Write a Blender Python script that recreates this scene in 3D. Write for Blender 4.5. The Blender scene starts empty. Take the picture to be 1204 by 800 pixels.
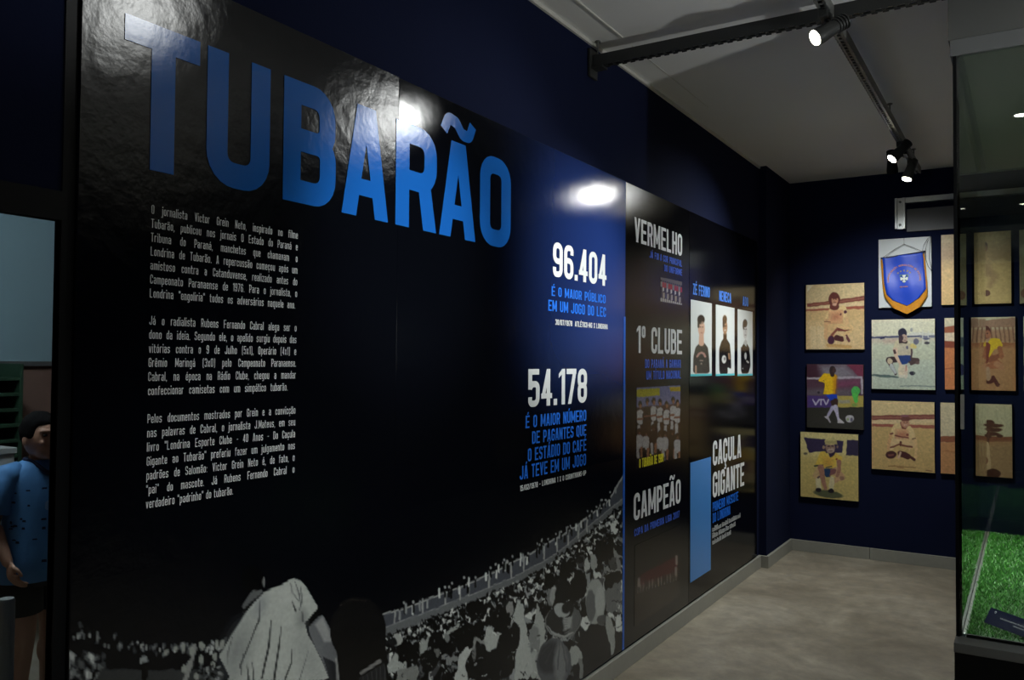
import bpy, bmesh, math, random
import numpy as np
from mathutils import Vector, Matrix, Euler

S = bpy.context.scene
COL = S.collection
rng = np.random.default_rng(7)
random.seed(7)

# ------------------------------------------------------------------ camera
FPX = 974.52
CAM = np.array([1.695, 0.0, 1.5])
YAW, PITCH, ROLL = math.radians(31.905), math.radians(1.476), math.radians(0.443)
_f = np.array([-math.sin(YAW) * math.cos(PITCH), math.cos(YAW) * math.cos(PITCH), math.sin(PITCH)])
_r = np.array([math.cos(YAW), math.sin(YAW), 0.0])
_u = np.cross(_r, _f)
CR = math.cos(ROLL) * _r + math.sin(ROLL) * _u
CU = -math.sin(ROLL) * _r + math.cos(ROLL) * _u
cam_data = bpy.data.cameras.new('camera')
cam_data.sensor_width = 36.0
cam_data.lens = FPX * 36.0 / 1204.0
cam_data.clip_start = 0.02
cam = bpy.data.objects.new('camera', cam_data)
COL.objects.link(cam)
cam.matrix_world = Matrix(((CR[0], CU[0], -_f[0], CAM[0]), (CR[1], CU[1], -_f[1], CAM[1]), (CR[2], CU[2], -_f[2], CAM[2]), (0, 0, 0, 1)))
S.camera = cam

# ------------------------------------------------------------------ world, exposure
w = bpy.data.worlds.new('world')
S.world = w
w.use_nodes = True
w.node_tree.nodes['Background'].inputs[0].default_value = (0.02, 0.025, 0.03, 1)
w.node_tree.nodes['Background'].inputs[1].default_value = 0.2
S.view_settings.view_transform = 'Standard'
S.view_settings.look = 'None'
S.view_settings.gamma = 1.0
S.view_settings.exposure = 0.0
S.view_settings.use_curve_mapping = False

# lamp table: lens position, aim point, power W, cone deg, blend
ANNEX_W = 38
LAMPS = {
    'near':  ((1.01, 1.77, 2.715), (0.0, 0.98, 2.52), 17, 42, 1.0),
    'mid':   ((1.02, 3.22, 2.725), (0.0, 2.40, 1.95), 18, 84, 1.0),
    'far':   ((1.01, 5.38, 2.725), (0.0, 4.75, 1.50), 84, 100, 1.0),
    'back':  ((1.025, 5.97, 2.715), (0.40, 5.30, 0.5), 110, 90, 1.0),
    'photo': ((0.975, 5.70, 2.715), (0.90, 6.9, 1.2), 78, 100, 1.0),
    'fill_room1': ((2.60, 2.35, 2.72), (2.45, 2.4, 0.0), 100, 80, 1.0),  # added unseen spot, its floor bounce lifts the ceiling
    'fill_room2': ((2.60, 0.60, 2.72), (2.45, 0.6, 0.0), 60, 80, 1.0),  # second added floor spot, unseen, also for bounce
    'fill_wash':  ((2.58, 1.30, 2.70), (0.0, 2.05, 0.45), 135, 54, 1.0),  # added unseen spot to brighten the lower mural
    'fill_pool1': ((2.56, 1.85, 2.70), (0.0, 2.08, 1.84), 230, 24, 1.0),  # added unseen spot making the bright pool on the title
    'fill_pool2': ((2.56, 2.95, 2.70), (0.0, 3.24, 1.84), 320, 29, 1.0),  # added unseen spot making the pool on the upper number
    'fill_up1':   ((0.90, -1.90, 1.62), (1.3, 1.6, 2.968), 40, 80, 1.0),  # added unseen uplight to brighten the ceiling
    'fill_up2':   ((3.75, 2.60, 1.62), (1.8, 3.0, 2.968), 122, 90, 1.0),  # second added uplight, unseen, for the ceiling
    'case':  (None, None, 330, 90, 1.0),
}

# ------------------------------------------------------------------ calibration helpers: photo pixel -> point on a real plane
def ray(px, py):
    return _f + (px - 602.0) / FPX * CR - (py - 400.0) / FPX * CU
def on_x(px, py, x=0.0):
    q = ray(px, py); return CAM + q * ((x - CAM[0]) / q[0])
def on_y(px, py, y):
    q = ray(px, py); return CAM + q * ((y - CAM[1]) / q[1])
def on_z(px, py, z):
    q = ray(px, py); return CAM + q * ((z - CAM[2]) / q[2])
def project(X, Y, Z):
    dx, dy, dz = X - CAM[0], Y - CAM[1], Z - CAM[2]
    d = dx * _f[0] + dy * _f[1] + dz * _f[2]
    a = dx * CR[0] + dy * CR[1] + dz * CR[2]
    b = dx * CU[0] + dy * CU[1] + dz * CU[2]
    return 602 + FPX * a / d, 400 - FPX * b / d

# ------------------------------------------------------------------ materials
def lin(c):
    c = np.asarray(c, float) / 255.0
    return np.where(c <= 0.04045, c / 12.92, ((c + 0.055) / 1.055) ** 2.4)
def rgba(c):
    l = lin(c); return (float(l[0]), float(l[1]), float(l[2]), 1.0)
def mat(name, c, rough=0.5, metal=0.0, var=0.0, vscale=8.0, bump=0.0, bscale=60.0, spec=0.5, coat=0.0):
    m = bpy.data.materials.new(name); m.use_nodes = True
    nt = m.node_tree; b = nt.nodes['Principled BSDF']
    b.inputs['Base Color'].default_value = rgba(c)
    b.inputs['Roughness'].default_value = rough
    b.inputs['Metallic'].default_value = metal
    b.inputs['Specular IOR Level'].default_value = spec
    b.inputs['Coat Weight'].default_value = coat
    tc = nt.nodes.new('ShaderNodeTexCoord')
    if var > 0:
        n = nt.nodes.new('ShaderNodeTexNoise'); n.inputs['Scale'].default_value = vscale; n.inputs['Detail'].default_value = 5
        nt.links.new(tc.outputs['Object'], n.inputs['Vector'])
        mx = nt.nodes.new('ShaderNodeMix'); mx.data_type = 'RGBA'
        c2 = rgba(c)
        mx.inputs[6].default_value = tuple(x * (1 - var) for x in c2[:3]) + (1,)
        mx.inputs[7].default_value = tuple(min(1, x * (1 + var)) for x in c2[:3]) + (1,)
        nt.links.new(n.outputs['Fac'], mx.inputs[0]); nt.links.new(mx.outputs[2], b.inputs['Base Color'])
    if bump > 0:
        n2 = nt.nodes.new('ShaderNodeTexNoise'); n2.inputs['Scale'].default_value = bscale; n2.inputs['Detail'].default_value = 3
        nt.links.new(tc.outputs['Object'], n2.inputs['Vector'])
        bp = nt.nodes.new('ShaderNodeBump'); bp.inputs['Strength'].default_value = bump; bp.inputs['Distance'].default_value = 0.01
        nt.links.new(n2.outputs['Fac'], bp.inputs['Height']); nt.links.new(bp.outputs['Normal'], b.inputs['Normal'])
    return m
def satin(m, rough, ior=1.45):
    """swap the plain shader for matt ink under a clear laminate with a tight sheen"""
    nt = m.node_tree; p = nt.nodes['Principled BSDF']; out = nt.nodes['Material Output']
    d = nt.nodes.new('ShaderNodeBsdfDiffuse'); g = nt.nodes.new('ShaderNodeBsdfGlossy'); g.distribution = 'BECKMANN'
    g.inputs['Roughness'].default_value = rough; g.inputs['Color'].default_value = (1, 1, 1, 1)
    f = nt.nodes.new('ShaderNodeFresnel'); f.inputs[0].default_value = ior
    x = nt.nodes.new('ShaderNodeMixShader')
    if p.inputs['Base Color'].is_linked: nt.links.new(p.inputs['Base Color'].links[0].from_socket, d.inputs['Color'])
    else: d.inputs['Color'].default_value = p.inputs['Base Color'].default_value
    if p.inputs['Normal'].is_linked:
        s = p.inputs['Normal'].links[0].from_socket
        for n in (d, g, f): nt.links.new(s, n.inputs['Normal'])
    nt.links.new(f.outputs[0], x.inputs[0]); nt.links.new(d.outputs[0], x.inputs[1]); nt.links.new(g.outputs[0], x.inputs[2])
    nt.links.new(x.outputs[0], out.inputs['Surface']); nt.nodes.remove(p)
    return m
def emit_mat(name, c, k):
    m = bpy.data.materials.new(name); m.use_nodes = True
    b = m.node_tree.nodes['Principled BSDF']
    b.inputs['Base Color'].default_value = rgba(c)
    b.inputs['Emission Color'].default_value = rgba(c); b.inputs['Emission Strength'].default_value = k
    return m
def print_mat(name, rough=0.25, bump=0.0, bscale=30):
    m = mat(name, (255, 255, 255), rough, bump=bump, bscale=bscale)
    nt = m.node_tree
    a = nt.nodes.new('ShaderNodeAttribute'); a.attribute_name = 'ink'
    nt.links.new(a.outputs['Color'], nt.nodes['Principled BSDF'].inputs['Base Color'])
    return m
def glass_mat(name, tint, fac=1.0):
    m = bpy.data.materials.new(name); m.use_nodes = True
    nt = m.node_tree; nt.nodes.remove(nt.nodes['Principled BSDF'])
    out = nt.nodes['Material Output']
    t = nt.nodes.new('ShaderNodeBsdfTransparent'); t.inputs[0].default_value = (*tint, 1)
    g = nt.nodes.new('ShaderNodeBsdfGlossy'); g.inputs['Roughness'].default_value = 0.0
    g.inputs['Color'].default_value = (1, 1, 1, 1)
    fr = nt.nodes.new('ShaderNodeFresnel'); fr.inputs[0].default_value = 1.45
    mu = nt.nodes.new('ShaderNodeMath'); mu.operation = 'MULTIPLY'; mu.inputs[1].default_value = fac
    nt.links.new(fr.outputs[0], mu.inputs[0])
    mx = nt.nodes.new('ShaderNodeMixShader')
    nt.links.new(mu.outputs[0], mx.inputs[0]); nt.links.new(t.outputs[0], mx.inputs[1]); nt.links.new(g.outputs[0], mx.inputs[2])
    nt.links.new(mx.outputs[0], out.inputs['Surface'])
    return m

M = {}
M['navy'] = mat('navy wall paint', (18, 25, 52), 0.9, var=0.12, vscale=3, bump=0.1, bscale=140, spec=0.1)
M['ceil'] = mat('white ceiling paint', (226, 227, 224), 0.7, var=0.04, vscale=1.5, bump=0.05, bscale=60)
M['trimw'] = mat('pale trim', (205, 205, 198), 0.5, var=0.04)
M['base'] = mat('grey granite baseboard', (150, 150, 141), 0.45, var=0.10, vscale=25, bump=0.05)
M['black'] = mat('black paint', (6, 8, 12), 0.5, spec=0.2, var=0.2, vscale=10)
M['dkmetal'] = mat('dark metal', (46, 48, 48), 0.45, 0.2, var=0.15, vscale=14)
M['steel'] = mat('galvanised steel', (112, 114, 112), 0.4, 0.45, var=0.2, vscale=30)
M['alu'] = mat('brushed aluminium', (190, 194, 194), 0.3, 0.9, var=0.08, vscale=40)
M['hdr'] = mat('grey header paint', (112, 115, 116), 0.6, var=0.05, vscale=4)
M['lens'] = emit_mat('lamp lens', (255, 250, 228), 22)
M['glass'] = glass_mat('showcase glass', (0.955, 0.985, 0.968), 1.0)
M['winglass'] = glass_mat('window glass', (0.86, 0.91, 0.92), 0.25)
M['white_ink'] = mat('white ink', (232, 236, 236), 0.26, bump=0.02)
M['grey_ink'] = mat('grey white ink', (214, 217, 219), 0.3)
M['para_ink'] = mat('paragraph ink', (236, 239, 240), 0.3)
M['blue_ink'] = mat('bright blue ink', (42, 120, 238), 0.26)
M['deep_ink'] = mat('deep blue ink', (70, 106, 216), 0.26)
M['title_ink'] = mat('title blue ink', (27, 100, 188), 0.22, bump=0.05, bscale=35, spec=0.3)
M['stripe_ink'] = mat('stripe blue ink', (38, 104, 214), 0.3)
M['mural_print'] = print_mat('mural photographic print', 0.26, 0.03, 35)
M['gloss_print'] = print_mat('glossy panel print', 0.2)
M['photo_print'] = print_mat('photo paper print', 0.4, 0.02, 60)
M['panel_blk'] = mat('printed black laminate', (9, 9, 12), 0.27, spec=0.24, var=0.1, vscale=3, bump=0.03, bscale=12)
M['panel_gloss'] = mat('glossy black acrylic', (9, 9, 14), 0.14, spec=0.22, var=0.1, vscale=3, bump=0.01, bscale=6)
M['board'] = mat('dark photo board', (34, 30, 27), 0.6, var=0.1)
M['whiteboard'] = mat('white board', (206, 212, 214), 0.45, var=0.04)

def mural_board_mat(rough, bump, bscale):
    # board colour: deep navy fading to black at the left and lower down
    m = mat('mural navy gradient laminate', (6, 7, 12), rough, bump=bump, bscale=bscale, spec=0.30)
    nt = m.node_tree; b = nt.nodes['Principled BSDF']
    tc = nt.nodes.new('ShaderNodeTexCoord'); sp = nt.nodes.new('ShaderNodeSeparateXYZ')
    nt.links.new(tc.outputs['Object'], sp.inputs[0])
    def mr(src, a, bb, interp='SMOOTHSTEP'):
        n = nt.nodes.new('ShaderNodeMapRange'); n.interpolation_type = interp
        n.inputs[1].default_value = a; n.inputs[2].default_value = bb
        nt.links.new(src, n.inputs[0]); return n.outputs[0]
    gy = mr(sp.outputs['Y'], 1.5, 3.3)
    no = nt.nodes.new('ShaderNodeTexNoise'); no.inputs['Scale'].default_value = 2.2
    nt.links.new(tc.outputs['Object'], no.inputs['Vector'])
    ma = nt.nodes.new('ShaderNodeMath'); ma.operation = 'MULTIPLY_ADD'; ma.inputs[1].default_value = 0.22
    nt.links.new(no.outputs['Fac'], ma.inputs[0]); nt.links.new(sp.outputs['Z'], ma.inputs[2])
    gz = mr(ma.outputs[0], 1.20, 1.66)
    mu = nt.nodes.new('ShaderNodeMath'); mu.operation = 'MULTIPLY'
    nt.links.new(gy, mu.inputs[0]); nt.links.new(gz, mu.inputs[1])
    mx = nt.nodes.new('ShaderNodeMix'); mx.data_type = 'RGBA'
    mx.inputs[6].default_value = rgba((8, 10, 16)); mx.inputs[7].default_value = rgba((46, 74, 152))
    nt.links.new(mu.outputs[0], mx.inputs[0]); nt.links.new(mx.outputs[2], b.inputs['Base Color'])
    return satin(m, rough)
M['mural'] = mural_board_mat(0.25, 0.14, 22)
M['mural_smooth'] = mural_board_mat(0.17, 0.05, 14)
satin(M['panel_blk'], 0.24)
satin(M['title_ink'], 0.23)
satin(M['mural_print'], 0.25)

def floor_mat():
    m = mat('polished concrete', (150, 138, 114), 0.42, bump=0.03, bscale=40)
    nt = m.node_tree; b = nt.nodes['Principled BSDF']
    tc = nt.nodes.new('ShaderNodeTexCoord')
    n1 = nt.nodes.new('ShaderNodeTexNoise'); n1.inputs['Scale'].default_value = 1.6; n1.inputs['Detail'].default_value = 8; n1.inputs['Roughness'].default_value = 0.62; n1.inputs['Distortion'].default_value = 0.6
    n2 = nt.nodes.new('ShaderNodeTexNoise'); n2.inputs['Scale'].default_value = 9; n2.inputs['Detail'].default_value = 6; n2.inputs['Roughness'].default_value = 0.7
    for n in (n1, n2): nt.links.new(tc.outputs['Object'], n.inputs['Vector'])
    r = nt.nodes.new('ShaderNodeValToRGB'); e = r.color_ramp.elements
    e[0].position = 0.3; e[0].color = rgba((128, 120, 104)); e[1].position = 0.7; e[1].color = rgba((180, 173, 156))
    x = e.new(0.5); x.color = rgba((153, 145, 128))
    nt.links.new(n1.outputs['Fac'], r.inputs[0])
    r2 = nt.nodes.new('ShaderNodeValToRGB'); e = r2.color_ramp.elements
    e[0].position = 0.35; e[0].color = (0.62, 0.62, 0.62, 1); e[1].position = 0.68; e[1].color = (1.1, 1.08, 1.05, 1)
    nt.links.new(n2.outputs['Fac'], r2.inputs[0])
    mx = nt.nodes.new('ShaderNodeMix'); mx.data_type = 'RGBA'; mx.blend_type = 'MULTIPLY'; mx.inputs[0].default_value = 0.8
    nt.links.new(r.outputs[0], mx.inputs[6]); nt.links.new(r2.outputs[0], mx.inputs[7]); nt.links.new(mx.outputs[2], b.inputs['Base Color'])
    mrr = nt.nodes.new('ShaderNodeMapRange'); mrr.inputs[3].default_value = 0.32; mrr.inputs[4].default_value = 0.6
    nt.links.new(n2.outputs['Fac'], mrr.inputs[0]); nt.links.new(mrr.outputs[0], b.inputs['Roughness'])
    return m
M['floor'] = floor_mat()

# ------------------------------------------------------------------ mesh helpers
def link(name, me, parent=None):
    o = bpy.data.objects.new(name, me); COL.objects.link(o)
    if parent is not None: o.parent = parent
    return o
def tag(o, label, cat=None, group=None, kind=None):
    if label: o['label'] = label
    if cat: o['category'] = cat
    if group: o['group'] = group
    if kind: o['kind'] = kind
    return o
def thing(name, label, cat, loc=(0, 0, 0), group=None, rot=(0, 0, 0)):
    o = bpy.data.objects.new(name, None); COL.objects.link(o)
    o.empty_display_size = 0.05
    o.location = loc; o.rotation_euler = rot
    return tag(o, label, cat, group)
def obj(name, bm, m, parent=None, smooth=False, origin=None, face=None):
    """link a bmesh as one object; verts are in world coords unless a parent with an offset is given"""
    me = bpy.data.meshes.new(name)
    if face is None: bmesh.ops.recalc_face_normals(bm, faces=bm.faces)
    else:
        for f in bm.faces:
            f.normal_update()
            if f.normal.dot(face) < 0: f.normal_flip()
    bm.to_mesh(me); bm.free()
    ms = m if isinstance(m, (list, tuple)) else [m]
    for k in ms: me.materials.append(k)
    if smooth:
        for p in me.polygons: p.use_smooth = True
    if parent is not None and origin is None:
        L = parent.location; pp = parent.parent
        off = Vector(L)
        while pp is not None:
            off += Vector(pp.location); pp = pp.parent
        me.transform(Matrix.Translation(-off))
    o = link(name, me, parent)
    return o
def box(bm, x0, y0, z0, x1, y1, z1, bev=0.0):
    b2 = bmesh.new()
    bmesh.ops.create_cube(b2, size=1.0)
    for v in b2.verts:
        v.co = Vector(((x0 + x1) / 2 + v.co.x * (x1 - x0), (y0 + y1) / 2 + v.co.y * (y1 - y0), (z0 + z1) / 2 + v.co.z * (z1 - z0)))
    if bev > 0:
        bmesh.ops.bevel(b2, geom=b2.edges[:], offset=bev, segments=2, affect='EDGES', profile=0.5)
    me = bpy.data.meshes.new('tmp'); b2.to_mesh(me); b2.free(); bm.from_mesh(me); bpy.data.meshes.remove(me)
def boxes(*args):
    bm = bmesh.new()
    for a in args: box(bm, *a)
    return bm
def frame_of(d):
    d = Vector(d).normalized()
    a = Vector((0, 0, 1)) if abs(d.z) < 0.95 else Vector((1, 0, 0))
    s = d.cross(a).normalized(); t = s.cross(d).normalized()
    return d, s, t
def lathe(bm, p, d, prof, n=24):
    """prof: list of (distance along d, radius)"""
    d, s, t = frame_of(d); p = Vector(p); rings = []
    for h, r in prof:
        rings.append([bm.verts.new(p + d * h + (s * math.cos(2 * math.pi * i / n) + t * math.sin(2 * math.pi * i / n)) * max(r, 1e-5)) for i in range(n)])
    for a, b in zip(rings, rings[1:]):
        for i in range(n):
            bm.faces.new((a[i], a[(i + 1) % n], b[(i + 1) % n], b[i]))
    bm.faces.new(rings[0][::-1]); bm.faces.new(rings[-1])
def tube(bm, pts, r, n=8):
    pts = [Vector(p) for p in pts]; rings = []
    for i, p in enumerate(pts):
        d = (pts[min(i + 1, len(pts) - 1)] - pts[max(i - 1, 0)])
        d, s, t = frame_of(d)
        rr = r[i] if isinstance(r, (list, tuple)) else r
        rings.append([bm.verts.new(p + (s * math.cos(2 * math.pi * k / n) + t * math.sin(2 * math.pi * k / n)) * rr) for k in range(n)])
    for a, b in zip(rings, rings[1:]):
        for i in range(n): bm.faces.new((a[i], a[(i + 1) % n], b[(i + 1) % n], b[i]))
    bm.faces.new(rings[0][::-1]); bm.faces.new(rings[-1])
def struct(name, bm, m, label, cat, smooth=False):
    o = obj(name, bm, m, smooth=smooth); return tag(o, label, cat, kind='structure')

# ------------------------------------------------------------------ condensed stroke lettering
def fillet(pts, closed=False):
    P = [(float(p[0]), float(p[1]), float(p[2]) if len(p) > 2 else 0.0) for p in pts]
    n = len(P); out = []
    for i, (x, y, r) in enumerate(P):
        if r <= 0 or (not closed and i in (0, n - 1)):
            out.append((x, y)); continue
        ax, ay, _ = P[i - 1]; bx, by, _ = P[(i + 1) % n]
        v1 = np.array([ax - x, ay - y]); v2 = np.array([bx - x, by - y])
        l1, l2 = np.hypot(*v1), np.hypot(*v2); v1 /= l1; v2 /= l2
        c = np.clip(v1 @ v2, -1, 1); ang = math.acos(c)
        if ang > 3.1: out.append((x, y)); continue
        d = min(r / math.tan(ang / 2), l1 * 0.5, l2 * 0.5)
        p1 = np.array([x, y]) + v1 * d; p2 = np.array([x, y]) + v2 * d; cpt = np.array([x, y])
        for k in range(7):
            s = k / 6.0
            # circular-ish conic
            q = ((1 - s) ** 2 * p1 + 2 * s * (1 - s) * 0.75 * cpt + s * s * p2) / ((1 - s) ** 2 + 2 * s * (1 - s) * 0.75 + s * s)
            out.append((q[0], q[1]))
    res = [out[0]]
    for q in out[1:]:
        if math.hypot(q[0] - res[-1][0], q[1] - res[-1][1]) > 1e-5: res.append(q)
    if closed and math.hypot(res[0][0] - res[-1][0], res[0][1] - res[-1][1]) < 1e-5: res.pop()
    return res
def strip(pts, t, closed=False):
    P = np.array(fillet(pts, closed)); n = len(P); L = []; R = []
    for i in range(n):
        if closed: a, b = P[i - 1], P[(i + 1) % n]
        else: a, b = P[max(i - 1, 0)], P[min(i + 1, n - 1)]
        d1 = P[i] - a; d2 = b - P[i]
        if np.hypot(*d1) < 1e-9: d1 = d2
        if np.hypot(*d2) < 1e-9: d2 = d1
        n1 = np.array([-d1[1], d1[0]]) / np.hypot(*d1); n2 = np.array([-d2[1], d2[0]]) / np.hypot(*d2)
        m = n1 + n2; mm = np.hypot(*m)
        m = n1 if mm < 1e-6 else m / mm
        k = t / 2 / max(0.35, m @ n1)
        L.append(P[i] + m * k); R.append(P[i] - m * k)
    q = []
    for i in range(n if closed else n - 1):
        j = (i + 1) % n
        q.append([L[i], R[i], R[j], L[j]])
    return q
ACC = {'Á': ('A', 'ac'), 'É': ('E', 'ac'), 'Ú': ('U', 'ac'), 'Í': ('I', 'ac'), 'Ã': ('A', 'ti'), 'Ç': ('C', 'ce'),
       'á': ('a', 'ac'), 'é': ('e', 'ac'), 'ó': ('o', 'ac'), 'í': ('ı', 'ac'), 'ê': ('e', 'ci'), 'ã': ('a', 'ti'), 'õ': ('o', 'ti'), 'ç': ('c', 'ce'), 'à': ('a', 'gr')}
NARROW = {'I': 1.0, 'i': 1, 'ı': 1, 'l': 1, '.': 1, ',': 1, ':': 1, ' ': 0, '1': 1, 'j': 1}
def gwidth(ch, w, t):
    b = ACC.get(ch, (ch,))[0]
    if b in 'I': return t
    if b in 'iılj': return t
    if b in '.,:': return t
    if b == ' ': return w * 0.62
    if b == '1': return t * 1.9
    if b in 'M': return w * 1.32
    if b in 'm': return w * 1.45
    if b in 'rtf': return w * 0.72
    if b in '()': return w * 0.5
    if b == '-': return w * 0.62
    if b in '"': return t * 2.2
    if b in '/': return w * 0.8
    if b == 'º': return w * 0.62
    if b in 'AVX': return w * 1.06
    if b.islower(): return w * 0.92
    return w
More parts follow.
